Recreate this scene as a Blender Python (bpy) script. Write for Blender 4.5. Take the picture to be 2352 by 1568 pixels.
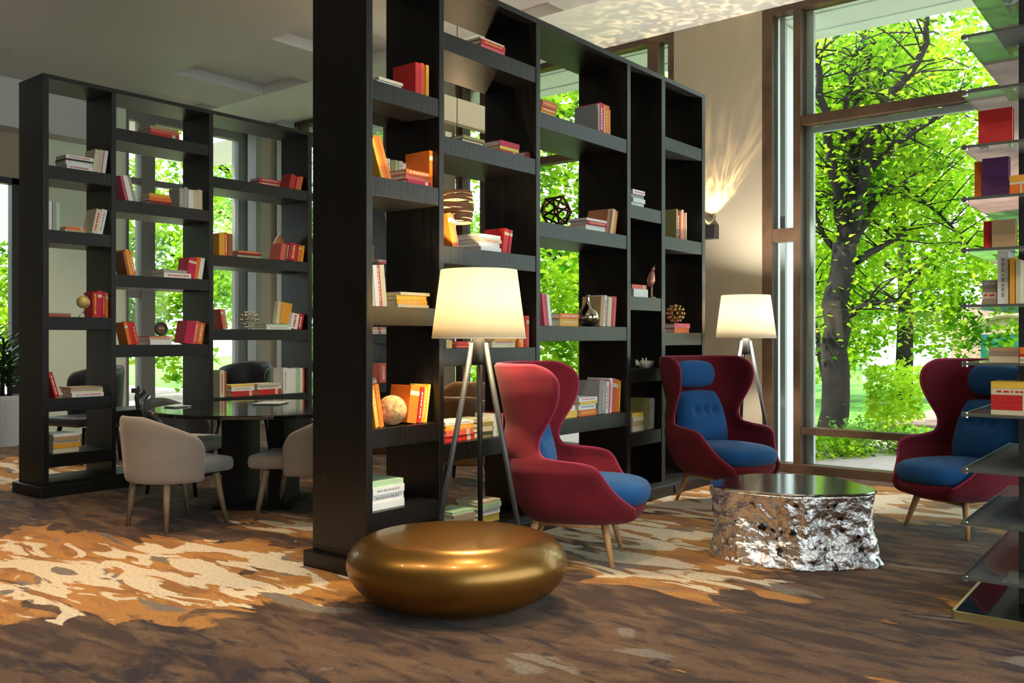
import bpy, bmesh, math, random
from mathutils import Vector, Matrix
random.seed(7)
PI = math.pi
SC = bpy.context.scene
COL = SC.collection
for o in list(bpy.data.objects): bpy.data.objects.remove(o)

# ------------------------------------------------------------------ camera
FPX, CXP, HY, CH = 2059.0, 1176.0, 775.0, 1.29
YAW = math.atan2(1659, 2059)
CA, SA = math.cos(YAW), math.sin(YAW)
cam = bpy.data.cameras.new('camera'); camo = bpy.data.objects.new('camera', cam); COL.objects.link(camo)
camo.location = (0, 0, CH); camo.rotation_euler = (PI / 2, 0, YAW)
cam.sensor_width = 36; cam.lens = FPX * 36 / 2352; cam.shift_y = -(784 - HY) / 2352; cam.clip_end = 200
SC.camera = camo
# ------------------------------------------------------------------ world, sun, exposure
SC.view_settings.view_transform = 'Standard'; SC.view_settings.look = 'None'
SC.view_settings.gamma = 1.0; SC.view_settings.use_curve_mapping = False
SC.view_settings.exposure = 0.95
w = bpy.data.worlds.new('sky'); SC.world = w; w.use_nodes = True
nt = w.node_tree; bg = nt.nodes['Background']
tc = nt.nodes.new('ShaderNodeTexCoord'); sx = nt.nodes.new('ShaderNodeSeparateXYZ'); cr = nt.nodes.new('ShaderNodeValToRGB')
nt.links.new(tc.outputs['Generated'], sx.inputs[0]); nt.links.new(sx.outputs['Z'], cr.inputs[0]); nt.links.new(cr.outputs[0], bg.inputs['Color'])
cr.color_ramp.elements[0].position = 0.0; cr.color_ramp.elements[0].color = (.9, .97, 1, 1)
cr.color_ramp.elements[1].position = .8; cr.color_ramp.elements[1].color = (.62, .8, 1, 1)
bg.inputs['Strength'].default_value = 2.4
sun = bpy.data.lights.new('sun', 'SUN'); sun.energy = 5.0; sun.angle = math.radians(3); sun.color = (1, .95, .82)
suno = bpy.data.objects.new('sun', sun); COL.objects.link(suno)
suno.rotation_euler = Vector((-.35, -.55, 1.0)).to_track_quat('Z', 'Y').to_euler()

# ------------------------------------------------------------------ pixel helpers (measurements of the photograph -> metres)
def ray(x):
    u = (x - CXP) / FPX
    return (u * CA - SA, u * SA + CA)
def P(x, y, z=0.):
    d = (CH - z) * FPX / (y - HY); r = ray(x); return Vector((r[0] * d, r[1] * d, z))
def D(x, d, z=0.):
    r = ray(x); return Vector((r[0] * d, r[1] * d, z))
def YX(x, X):
    r = ray(x); return r[1] * X / r[0]
def XY(x, Y):
    r = ray(x); return r[0] * Y / r[1]
def face(dr, dw):
    vx = dr * CA - dw * SA; vy = dr * SA + dw * CA
    return math.atan2(-vx, vy)

# ------------------------------------------------------------------ materials
MATS = {}
def newmat(name):
    m = bpy.data.materials.new(name); m.use_nodes = True
    return m, m.node_tree, m.node_tree.nodes['Principled BSDF']
def mat(name, col, rough=.6, metal=0, spec=.5, bump=0, bscale=60, var=0, vscale=8, sheen=0, coat=0, stretch=None, emit=None, estr=0, trans=0):
    if name in MATS: return MATS[name]
    m, nt, b = newmat(name)
    b.inputs['Base Color'].default_value = (*col, 1); b.inputs['Roughness'].default_value = rough
    b.inputs['Metallic'].default_value = metal; b.inputs['Specular IOR Level'].default_value = spec
    b.inputs['Sheen Weight'].default_value = sheen; b.inputs['Coat Weight'].default_value = coat
    if emit: b.inputs['Emission Color'].default_value = (*emit, 1); b.inputs['Emission Strength'].default_value = estr
    if bump or var:
        t = nt.nodes.new('ShaderNodeTexCoord'); mp = nt.nodes.new('ShaderNodeMapping'); nt.links.new(t.outputs['Object'], mp.inputs[0])
        if stretch: mp.inputs['Scale'].default_value = stretch
    if var:
        n = nt.nodes.new('ShaderNodeTexNoise'); n.inputs['Scale'].default_value = vscale; n.inputs['Detail'].default_value = 5
        nt.links.new(mp.outputs[0], n.inputs['Vector'])
        r = nt.nodes.new('ShaderNodeValToRGB'); nt.links.new(n.outputs['Fac'], r.inputs[0])
        r.color_ramp.elements[0].position = .3; r.color_ramp.elements[1].position = .7
        r.color_ramp.elements[0].color = (*[max(0, c * (1 - var)) for c in col], 1)
        r.color_ramp.elements[1].color = (*[min(1, c * (1 + var)) for c in col], 1)
        nt.links.new(r.outputs[0], b.inputs['Base Color'])
    if bump:
        n = nt.nodes.new('ShaderNodeTexNoise'); n.inputs['Scale'].default_value = bscale; n.inputs['Detail'].default_value = 4
        nt.links.new(mp.outputs[0], n.inputs['Vector'])
        bp = nt.nodes.new('ShaderNodeBump'); bp.inputs['Strength'].default_value = bump; bp.inputs['Distance'].default_value = .004
        nt.links.new(n.outputs['Fac'], bp.inputs['Height']); nt.links.new(bp.outputs[0], b.inputs['Normal'])
    MATS[name] = m
    return m
WOOD = mat('espresso_wood', (.0075, .0062, .0055), .36, bump=.35, bscale=12, var=.5, vscale=5, stretch=(9, 9, .6), spec=.38)
WALLM = mat('cream_plaster', (.38, .32, .225), .85, bump=.05, bscale=200)
PALE = mat('pale_plaster', (.80, .84, .68), .85)
CEILM = mat('ceiling_paint', (.60, .585, .58), .55)
CEILW = mat('ceiling_daylit', (.82, .84, .80), .5)  # paler ceiling tone standing in for outside light reflected near the glazing
BRONZE = mat('bronze_frame', (.075, .04, .02), .45, var=.3, vscale=6)
ALU = mat('grey_frame', (.40, .43, .43), .5)
WHITEX = mat('exterior_white', (.75, .77, .8), .7)
BLACK = mat('black_metal', (.012, .012, .013), .4)
LITBLACK = mat('lit_black_metal', (.07, .073, .076), .4, metal=.3)  # black metal coloured grey for lamp legs that catch the light
OAK = mat('pale_oak', (.55, .30, .13), .45, var=.2, vscale=6, stretch=(6, 6, .8))
CRIM = mat('crimson_wool', (.15, .0012, .011), .95, bump=.25, bscale=350, sheen=.06, var=.12, vscale=5)
PIPE = mat('pink_piping', (.32, .01, .05), .8, sheen=.2)
BLUE = mat('blue_wool', (.003, .075, .235), .95, bump=.25, bscale=350, sheen=.08, var=.12, vscale=6)
BTN = mat('dark_blue_button', (.004, .03, .10), .9)
TAUPE = mat('taupe_fabric', (.24, .20, .165), .9, bump=.15, bscale=400, sheen=.3, var=.1, vscale=4)
GREYF = mat('slate_fabric', (.20, .215, .20), .85, bump=.15, bscale=400, sheen=.3, var=.1)
TLEG = mat('taupe_wood', (.20, .145, .09), .5, var=.2, stretch=(6, 6, .8))
DGREY = mat('dark_grey_leather', (.035, .035, .038), .45, bump=.1)
LEATH = mat('tan_leather', (.30, .14, .055), .4, bump=.1, var=.15)
TABLEB = mat('black_gloss_wood', (.006, .006, .006), .08, spec=.6)
GOLDP = mat('antique_gold_lacquer', (.25, .12, .022), .33, metal=.85, bump=.03, bscale=25, var=.15, vscale=3, coat=.25)
BRASS = mat('brass', (.55, .36, .14), .28, metal=1)
DBRZ = mat('dark_bronze', (.16, .10, .045), .25, metal=1)
CHROME = mat('chrome', (.8, .8, .8), .12, metal=1)
CORK = mat('cork', (.52, .30, .13), .9, bump=1, bscale=45, var=.5, vscale=40)
CARVED = mat('amber_wood', (.50, .20, .07), .4, var=.25, vscale=5, stretch=(1, 1, .3))
PAGES = mat('page_block', (.72, .66, .52), .9, bump=.4, bscale=40, stretch=(1, 30, 1))
PLANTER = mat('white_planter_glaze', (.62, .64, .68), .35)
LEAFD = mat('dark_leaf', (.02, .11, .015), .45)
TRUNKM = mat('tree_bark', (.014, .010, .008), .95, bump=.8, bscale=12, var=.5, vscale=4)
RATTAN = mat('wood_veneer', (.33, .14, .05), .45, var=.3)
BRICK = mat('red_paving', (.42, .22, .18), .9, var=.3, vscale=3)
CONC = mat('pale_concrete', (.6, .66, .68), .9, var=.08)
GRASSM = mat('grass', (.12, .32, .03), .95, var=.5, vscale=3)

def silver():
    m, nt, b = newmat('cast_silver')
    t = nt.nodes.new('ShaderNodeTexCoord')
    b.inputs['Base Color'].default_value = (.78, .77, .76, 1); b.inputs['Metallic'].default_value = 1; b.inputs['Roughness'].default_value = .24
    n = nt.nodes.new('ShaderNodeTexNoise'); n.inputs['Scale'].default_value = 17; n.inputs['Detail'].default_value = 10; nt.links.new(t.outputs['Object'], n.inputs['Vector'])
    v = nt.nodes.new('ShaderNodeTexVoronoi'); v.inputs['Scale'].default_value = 26; nt.links.new(t.outputs['Object'], v.inputs['Vector'])
    b1 = nt.nodes.new('ShaderNodeBump'); b1.inputs['Strength'].default_value = .8; b1.inputs['Distance'].default_value = .03; nt.links.new(n.outputs['Fac'], b1.inputs['Height'])
    b2 = nt.nodes.new('ShaderNodeBump'); b2.inputs['Strength'].default_value = .35; b2.inputs['Distance'].default_value = .01; nt.links.new(v.outputs['Distance'], b2.inputs['Height'])
    nt.links.new(b1.outputs[0], b2.inputs['Normal']); nt.links.new(b2.outputs[0], b.inputs['Normal'])
    r = nt.nodes.new('ShaderNodeValToRGB'); n2 = nt.nodes.new('ShaderNodeTexNoise'); n2.inputs['Scale'].default_value = 13; n2.inputs['Detail'].default_value = 8
    nt.links.new(t.outputs['Object'], n2.inputs['Vector']); nt.links.new(n2.outputs['Fac'], r.inputs[0])
    r.color_ramp.elements[0].position = .35; r.color_ramp.elements[0].color = (.05, .048, .045, 1)
    r.color_ramp.elements[1].position = .42; r.color_ramp.elements[1].color = (.9, .85, .83, 1)
    nt.links.new(r.outputs[0], b.inputs['Base Color'])
    return m
SILV = silver()
SILTOP = mat('polished_nickel_top', (.62, .63, .60), .12, metal=1)

def glassmat(name, tint=(1, 1, 1), refl=1.0, base=.0):
    m, nt, b = newmat(name); nt.nodes.remove(b)
    out = nt.nodes['Material Output']
    tr = nt.nodes.new('ShaderNodeBsdfTransparent'); tr.inputs[0].default_value = (*tint, 1)
    gl = nt.nodes.new('ShaderNodeBsdfGlossy'); gl.inputs['Roughness'].default_value = .01
    fr = nt.nodes.new('ShaderNodeFresnel'); fr.inputs[0].default_value = 1.45
    ma = nt.nodes.new('ShaderNodeMath'); ma.operation = 'MULTIPLY_ADD'; ma.inputs[1].default_value = refl; ma.inputs[2].default_value = base; ma.use_clamp = True
    mx = nt.nodes.new('ShaderNodeMixShader')
    nt.links.new(fr.outputs[0], ma.inputs[0]); nt.links.new(ma.outputs[0], mx.inputs[0]); nt.links.new(tr.outputs[0], mx.inputs[1]); nt.links.new(gl.outputs[0], mx.inputs[2]); nt.links.new(mx.outputs[0], out.inputs[0])
    return m
GLASS = glassmat('window_glass', (.97, 1, .98), .8)
SHELFG = glassmat('shelf_glass', (.62, .68, .65), 1.0, .14)
def frost(m, amt):
    nt = m.node_tree; out = nt.nodes['Material Output']; src = out.inputs[0].links[0].from_socket
    d = nt.nodes.new('ShaderNodeBsdfTranslucent'); d.inputs[0].default_value = (.9, .92, .92, 1)
    mx = nt.nodes.new('ShaderNodeMixShader'); mx.inputs[0].default_value = amt
    nt.links.new(src, mx.inputs[1]); nt.links.new(d.outputs[0], mx.inputs[2]); nt.links.new(mx.outputs[0], out.inputs[0])
frost(SHELFG, .26)

def shademat(name, col):
    m, nt, b = newmat(name); nt.nodes.remove(b); out = nt.nodes['Material Output']
    d = nt.nodes.new('ShaderNodeBsdfDiffuse'); d.inputs[0].default_value = (*col, 1)
    t = nt.nodes.new('ShaderNodeBsdfTranslucent'); t.inputs[0].default_value = (*col, 1)
    mx = nt.nodes.new('ShaderNodeMixShader'); mx.inputs[0].default_value = .5
    nt.links.new(d.outputs[0], mx.inputs[1]); nt.links.new(t.outputs[0], mx.inputs[2]); nt.links.new(mx.outputs[0], out.inputs[0])
    return m
SHADE = shademat('linen_shade', (.86, .80, .66))

def leafmat(name, c0, c1):
    m, nt, b = newmat(name); nt.nodes.remove(b); out = nt.nodes['Material Output']
    t = nt.nodes.new('ShaderNodeTexCoord'); n = nt.nodes.new('ShaderNodeTexNoise'); n.inputs['Scale'].default_value = 1.3; n.inputs['Detail'].default_value = 6
    nt.links.new(t.outputs['Object'], n.inputs['Vector']); r = nt.nodes.new('ShaderNodeValToRGB'); nt.links.new(n.outputs['Fac'], r.inputs[0])
    r.color_ramp.elements[0].position = .36; r.color_ramp.elements[1].position = .62
    r.color_ramp.elements[0].color = (*c0, 1); r.color_ramp.elements[1].color = (*c1, 1)
    d = nt.nodes.new('ShaderNodeBsdfDiffuse'); tl = nt.nodes.new('ShaderNodeBsdfTranslucent'); mx = nt.nodes.new('ShaderNodeMixShader'); mx.inputs[0].default_value = .5
    nt.links.new(r.outputs[0], d.inputs[0]); nt.links.new(r.outputs[0], tl.inputs[0]); nt.links.new(d.outputs[0], mx.inputs[1]); nt.links.new(tl.outputs[0], mx.inputs[2]); nt.links.new(mx.outputs[0], out.inputs[0])
    return m
LEAF1 = leafmat('spring_maple_leaf', (.05, .22, .006), (.52, .74, .035))
LEAF2 = leafmat('far_green_leaf', (.12, .32, .04), (.55, .74, .18))

def carpetmat():
    m, nt, b = newmat('patterned_carpet')
    N, L = nt.nodes.new, nt.links.new
    t = N('ShaderNodeTexCoord')
    def noise(scale, det, sx=1, sy=1, dist=0, off=0):
        mp = N('ShaderNodeMapping'); mp.inputs['Scale'].default_value = (sx, sy, 1); mp.inputs['Location'].default_value = (off, off * 1.7, 0)
        L(t.outputs['Object'], mp.inputs[0]); n = N('ShaderNodeTexNoise'); n.inputs['Scale'].default_value = scale; n.inputs['Detail'].default_value = det
        n.inputs['Distortion'].default_value = dist; L(mp.outputs[0], n.inputs['Vector']); return n.outputs['Fac']
    def math_(op, a, bb=None, c=None, clamp=False):
        k = N('ShaderNodeMath'); k.operation = op; k.use_clamp = clamp
        for i, v in enumerate((a, bb, c)):
            if v is None: continue
            if isinstance(v, (int, float)): k.inputs[i].default_value = v
            else: L(v, k.inputs[i])
        return k.outputs[0]
    def mix(f, a, bb):
        k = N('ShaderNodeMix'); k.data_type = 'RGBA'
        if isinstance(f, (int, float)): k.inputs[0].default_value = f
        else: L(f, k.inputs[0])
        for i, v in ((6, a), (7, bb)):
            if isinstance(v, tuple): k.inputs[i].default_value = (*v, 1)
            else: L(v, k.inputs[i])
        return k.outputs[2]
    def step(v, a, e=.012):
        k = N('ShaderNodeMapRange'); k.inputs[1].default_value = a - e; k.inputs[2].default_value = a + e; L(v, k.inputs[0]); return k.outputs[0]
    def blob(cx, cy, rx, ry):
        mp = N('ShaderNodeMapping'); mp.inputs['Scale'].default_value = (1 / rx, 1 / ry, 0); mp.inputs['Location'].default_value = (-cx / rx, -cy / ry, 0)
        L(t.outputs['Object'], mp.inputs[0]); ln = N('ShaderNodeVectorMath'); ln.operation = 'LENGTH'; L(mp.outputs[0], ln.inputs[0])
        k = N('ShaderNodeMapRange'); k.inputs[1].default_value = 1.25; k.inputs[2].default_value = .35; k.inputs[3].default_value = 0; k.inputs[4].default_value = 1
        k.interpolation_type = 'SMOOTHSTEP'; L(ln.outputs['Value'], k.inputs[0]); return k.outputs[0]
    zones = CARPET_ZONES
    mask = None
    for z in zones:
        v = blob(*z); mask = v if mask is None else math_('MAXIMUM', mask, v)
    n1 = noise(1.9, 7, .7, 1.5, .9)           # liquid patches
    n2 = noise(4.0, 8, .5, 1.4, 1.0, 3.1)
    n3 = noise(2.0, 8, .7, 1.6, .5, 7.7)
    fine = noise(60, 3, 1, 1)
    streak = noise(6.5, 8, .5, 1.5, .5, 1.3)
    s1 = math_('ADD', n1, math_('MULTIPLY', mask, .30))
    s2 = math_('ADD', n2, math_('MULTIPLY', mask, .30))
    dark = mix(step(n3, .53, .03), (.048, .019, .007), (.105, .050, .020))
    dark = mix(step(noise(1.1, 7, .8, 1.5, .8, 9.9), .60), dark, (.022, .008, .007))
    dark = mix(step(streak, .56, .10), dark, (.135, .070, .030))
    dark = mix(step(noise(9, 9, .5, 1.4, .6, 5.5), .60, .06), dark, (.034, .016, .010))
    c = mix(step(s1, .655), dark, mix(step(noise(5, 6, .5, 1.6, .5, 2.2), .52, .05), (.38, .165, .030), (.26, .105, .022)))
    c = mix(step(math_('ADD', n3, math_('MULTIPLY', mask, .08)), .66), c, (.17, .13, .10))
    c = mix(step(s2, .775), c, (.60, .49, .34))
    f2 = math_('MULTIPLY_ADD', fine, 1.1, .45)
    mul = N('ShaderNodeMix'); mul.data_type = 'RGBA'; mul.blend_type = 'MULTIPLY'; mul.inputs[0].default_value = 1
    L(c, mul.inputs[6]); L(f2, mul.inputs[7])
    L(mul.outputs[2], b.inputs['Base Color']); b.inputs['Roughness'].default_value = .95; b.inputs['Specular IOR Level'].default_value = .25
    b.inputs['Sheen Weight'].default_value = .08
    bp = N('ShaderNodeBump'); bp.inputs['Strength'].default_value = .4; bp.inputs['Distance'].default_value = .004; L(noise(260, 2), bp.inputs['Height']); L(bp.outputs[0], b.inputs['Normal'])
    return m
def zn(x, y, rx, ry):
    p = P(x, y); return (p.x, p.y, rx, ry)
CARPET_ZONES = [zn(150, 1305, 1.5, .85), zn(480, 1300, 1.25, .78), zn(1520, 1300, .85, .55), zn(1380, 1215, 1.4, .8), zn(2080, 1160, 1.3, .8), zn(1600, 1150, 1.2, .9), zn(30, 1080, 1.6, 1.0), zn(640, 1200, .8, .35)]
CARPET = carpetmat()

# ------------------------------------------------------------------ mesh helpers
class MB:
    def __init__(s): s.v = []; s.f = []; s.m = []
    def add(s, vs, fs, M=None, mi=0):
        k = len(s.v)
        s.v += [tuple(M @ Vector(v)) if M else tuple(v) for v in vs]
        s.f += [tuple(i + k for i in f) for f in fs]; s.m += [mi] * len(fs); return s
    def box(s, x0, x1, y0, y1, z0, z1, M=None, mi=0):
        vs = [(x, y, z) for z in (z0, z1) for y in (y0, y1) for x in (x0, x1)]
        return s.add(vs, [(0, 2, 3, 1), (4, 5, 7, 6), (0, 1, 5, 4), (2, 6, 7, 3), (0, 4, 6, 2), (1, 3, 7, 5)], M, mi)
    def tube(s, pts, rs, n=10, cap=True, M=None, mi=0, closed=False):
        pts = [Vector(p) for p in pts]
        if isinstance(rs, (int, float)): rs = [rs] * len(pts)
        vs = []; fs = []; ref = None; N = len(pts)
        for i, p in enumerate(pts):
            if closed: t = pts[(i + 1) % N] - pts[i - 1]
            else: t = pts[min(i + 1, N - 1)] - pts[max(i - 1, 0)]
            t.normalize()
            if ref is None: ref = Vector((0, 0, 1)) if abs(t.z) < .9 else Vector((1, 0, 0))
            a = (ref - t * ref.dot(t)).normalized(); ref = a; b = t.cross(a)
            vs += [p + (a * math.cos(2 * PI * k / n) + b * math.sin(2 * PI * k / n)) * rs[i] for k in range(n)]
        R = N if closed else N - 1
        for i in range(R):
            j = (i + 1) % N
            for k in range(n): fs.append((i * n + k, i * n + (k + 1) % n, j * n + (k + 1) % n, j * n + k))
        if cap and not closed: fs.append(tuple(range(n - 1, -1, -1))); fs.append(tuple((N - 1) * n + k for k in range(n)))
        return s.add(vs, fs, M, mi)
    def lathe(s, prof, n=32, sx=1, sy=1, M=None, mi=0, capb=True, capt=True):
        vs = []; fs = []
        for r, z in prof: vs += [(r * sx * math.cos(2 * PI * k / n), r * sy * math.sin(2 * PI * k / n), z) for k in range(n)]
        for i in range(len(prof) - 1):
            for k in range(n): fs.append((i * n + k, i * n + (k + 1) % n, (i + 1) * n + (k + 1) % n, (i + 1) * n + k))
        if capb: fs.append(tuple(range(n - 1, -1, -1)))
        if capt: fs.append(tuple((len(prof) - 1) * n + k for k in range(n)))
        return s.add(vs, fs, M, mi)
    def sphere(s, c, r, n=16, m=10, sx=1, sy=1, sz=1, mi=0):
        pr = [(max(1e-4, r * math.sin(PI * i / m)), -r * math.cos(PI * i / m) * sz) for i in range(m + 1)]
        return s.lathe(pr, n, sx, sy, Matrix.Translation(c), mi, False, False)
    def build(s, name, mats, parent=None, loc=None, smooth=False, bevel=0, bseg=2, subsurf=0, solid=0, rot=None, so=0):
        me = bpy.data.meshes.new(name); me.from_pydata(s.v, [], s.f)
        for m in (mats if isinstance(mats, (list, tuple)) else [mats]): me.materials.append(m)
        me.polygons.foreach_set('material_index', s.m)
        if smooth: me.polygons.foreach_set('use_smooth', [True] * len(s.f))
        me.update()
        o = bpy.data.objects.new(name, me); COL.objects.link(o)
        if parent: o.parent = parent
        if loc is not None: o.location = loc
        if rot is not None: o.rotation_euler = rot
        if solid:
            k = o.modifiers.new('solid', 'SOLIDIFY'); k.thickness = solid; k.offset = so
        if bevel:
            k = o.modifiers.new('bevel', 'BEVEL'); k.width = bevel; k.segments = bseg; k.limit_method = 'ANGLE'
        if subsurf:
            k = o.modifiers.new('sub', 'SUBSURF'); k.levels = subsurf; k.render_levels = subsurf
        return o
def empty(name, loc=(0, 0, 0), rz=0, rot=None):
    o = bpy.data.objects.new(name, None); COL.objects.link(o); o.empty_display_size = .1; o.location = loc; o.rotation_euler = rot if rot else (0, 0, rz); return o
def tag(o, label=None, cat=None, group=None, kind=None):
    if label: o['label'] = label
    if cat: o['category'] = cat
    if group: o['group'] = group
    if kind: o['kind'] = kind
    return o
def box(name, m, x0, x1, y0, y1, z0, z1, parent=None, bevel=0, struct=False):
    o = MB().box(min(x0, x1), max(x0, x1), min(y0, y1), max(y0, y1), min(z0, z1), max(z0, z1)).build(name, m, parent, bevel=bevel)
    if struct: o['kind'] = 'structure'
    return o
def lerp_tab(tab, z):
    if z <= tab[0][0]: return tab[0][1]
    for (a, va), (b, vb) in zip(tab, tab[1:]):
        if z <= b: 
            t = (z - a) / (b - a); t = t * t * (3 - 2 * t) if False else t
            return va + (vb - va) * t
    return tab[-1][1]

# ================================================================== SHELL OF THE ROOM
YW = 8.3; ZC = 4.465; XL = -12.0
box('floor', CARPET, -14, 5, -4.5, YW + .0, -.05, 0, struct=True)
# ceiling: near soffit, coffered strip, strip beside the glazing coloured as daylit
c = MB()
c.box(-14, 5, -4.5, 5.82, ZC, ZC + .3)
edges = [-14, -11.86, -10.89, -9.92, -8.95, -7.98, -7.01, -6.04, -5.07, -4.10, -3.13, -2.16, -1.19, 5]
for i in range(len(edges) - 1):
    if i % 2 == 1: c.box(edges[i], edges[i + 1], 5.82, 7.1, ZC + .12, ZC + .3)
    else: c.box(edges[i], edges[i + 1], 5.82, 7.1, ZC, ZC + .3)
tag(c.build('ceiling', CEILM), kind='structure')
tag(MB().box(-12.3, 5, 7.1, YW + .1, ZC, ZC + .3).build('ceiling', CEILW), kind='structure')
# roof overhang outside
r = MB().box(-15, 5, YW + .1, 9.55, ZC + .02, ZC + .3); 
for k in range(2): r.box(-15, 5, 8.75 + k * .5, 8.765 + k * .5, ZC + .005, ZC + .03)
tag(r.build('trim_1', mat('soffit_board', (.75, .86, .78), .6)), kind='structure')
# window wall (far, faces the camera side)
XJ0, XJ1 = -4.53, -3.57
box('wall_far', WALLM, XJ0, XJ1, YW, YW + .25, 0, ZC, struct=True)
def windows(idx, x0, x1, frames, rails, sill=.09, head=4.40, fm=BRONZE):
    """one glazed opening in the far wall: frame parts and one pane mesh"""
    e = empty('window_%d' % idx, ((x0 + x1) / 2, YW + .1, 0)); e['kind'] = 'structure'
    cx = (x0 + x1) / 2
    b = MB()
    b.box(x0 - cx, x1 - cx, -.1, .05, 0, sill); b.box(x0 - cx, x1 - cx, -.1, .05, head, ZC)
    b.build('window_frame', fm, e, bevel=.004)
    f = MB()
    for a, bb in frames: f.box(a - cx, bb - cx, -.1, .05, sill, head)
    for a, bb, z0, z1 in rails: f.box(a - cx, bb - cx, -.09, .04, z0, z1)
    if frames or rails: f.build('mullion', fm, e)
    MB().box(x0 - cx, x1 - cx, 0, .012, sill, head).build('window_pane', GLASS, e)
    return e
e = windows(1, XJ1, 3.0, [(XJ1, -3.47), (-3.26, -3.19), (.2, .3)], [(-3.47, -3.26, 2.21, 2.335), (-3.19, 3, 3.30, 3.385), (-3.19, 3, .375, .44)])
g = MB()
for a, bb in ((-3.19, -3.12), (-3.45, -3.40)): g.box(a + .285, bb + .285, .05, .10, .09, 4.40)
g.box(-3.12 + .285, 3.285, .05, .10, 3.24, 3.30)
g.build('glazing_bead', ALU, e)
# glazing left of the plaster wall
fr = [(-4.60, XJ0), (XY(1487, YW), XY(1510, YW)), (XY(1195, YW), XY(1215, YW)), (XY(1102, YW), XY(1120, YW)), (XY(1047, YW), XY(1062, YW)), (XY(880, YW), XY(903, YW)), (XY(760, YW), XY(775, YW)), (XY(684, YW), XY(690, YW)), (XY(652, YW), XY(661, YW)), (XY(557, YW), XY(575, YW))]
windows(2, XL, XJ0, fr, [(XL, XJ0, 3.30, 3.385), (XL, XJ0, .375, .44)])
for k, (a, bb, mm) in enumerate(((597, 616, ALU), (628, 650, WALLM), (1018, 1046, WALLM), (664, 676, ALU))):
    box('trim_%d' % (2 + k), mm, XY(a, YW), XY(bb, YW), YW - .22, YW, 0, ZC, struct=True)
box('trim_6', mat('cream_valance', (.72, .62, .45), .7), -6.62, -6.52, 6.95, YW, 3.60, 3.87, struct=True)
# exterior white fin beside the sidelight
box('trim_7', WHITEX, -3.9, -3.55, YW + .15, 9.1, -.1, ZC, struct=True)
box('trim_8', WHITEX, -12.3, -11.9, YW + .15, 9.1, -.1, ZC, struct=True)
# left wall with windows
e = empty('wall_left', (XL, 0, 0)); e['kind'] = 'structure'
ya, yb = YX(290, XL), YX(112, XL)
MB().box(-.25, 0, yb, ya, 0, ZC).build('plaster_panel', PALE, e)
MB().box(-.25, 0, -4.5, YX(45, XL) - 0.0, 3.3, ZC).box(-.25, 0, YX(45, XL), yb, 0, ZC).box(-.25, 0, -4.5, 3.2, 0, 3.3).build('plaster_panel', mat('beige_plaster', (.40, .33, .26), .85), e)
box('ceiling', CEILM, XL, XL + .35, -4.5, YX(240, XL), 3.87, ZC, struct=True)
e = empty('window_3', (XL, 0, 0)); e['kind'] = 'structure'
f = MB()
f.box(-.12, .02, ya, YW, .0, .33); f.box(-.12, .02, ya, YW, 4.34, ZC)
for a, bb in ((ya, YX(294, XL)), (YX(322, XL), YX(354, XL)), (YX(470, XL), YX(478, XL)), (YX(545, XL), YW)): f.box(-.14, .03, a, bb, .33, 4.34)
f.box(-.10, .01, ya, YW, 3.45, 3.53); f.box(-.10, .01, ya, YX(354, XL), 1.85, 2.15)
f.build('window_frame', mat('grey_brown_frame', (.20, .19, .18), .5), e)
MB().box(-.06, -.05, ya, YW, .33, 4.34).build('window_pane', GLASS, e)
e = empty('window_4', (XL, 0, 0)); e['kind'] = 'structure'
y4 = YX(45, XL)
MB().box(-.1, .02, y4 - .1, y4, 0, 3.3).box(-.1, .02, 3.2, y4, 3.22, 3.3).box(-.1, .02, 3.2, y4, 0, .3).build('window_frame', BLACK, e)
MB().box(-.06, -.05, 3.2, y4, .3, 3.22).build('window_pane', GLASS, e)
box('added_wall_back', mat('added_dark_wall', (.10, .075, .055), .6), -14, 5.2, -4.7, -4.5, 0, ZC, struct=True)  # unseen dark wall, added to cut light from behind the camera
e = empty('window_5', (5, 2, 0)); e['kind'] = 'structure'  # unseen window wall, added to let sky light in from the right
f = MB(); f.box(0, .15, -6.5, 6.4, 0, .09); f.box(0, .15, -6.5, 6.4, 4.38, ZC); f.box(0, .14, -6.5, 6.4, .375, .44); f.box(0, .14, -6.5, 6.4, 3.30, 3.385)
for k in range(7): f.box(0, .15, -6.5 + k * 2.13, -6.42 + k * 2.13, .09, 4.38)
f.build('window_frame', BRONZE, e); MB().box(.06, .07, -6.5, 6.4, .09, 4.38).build('window_pane', GLASS, e)

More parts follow.
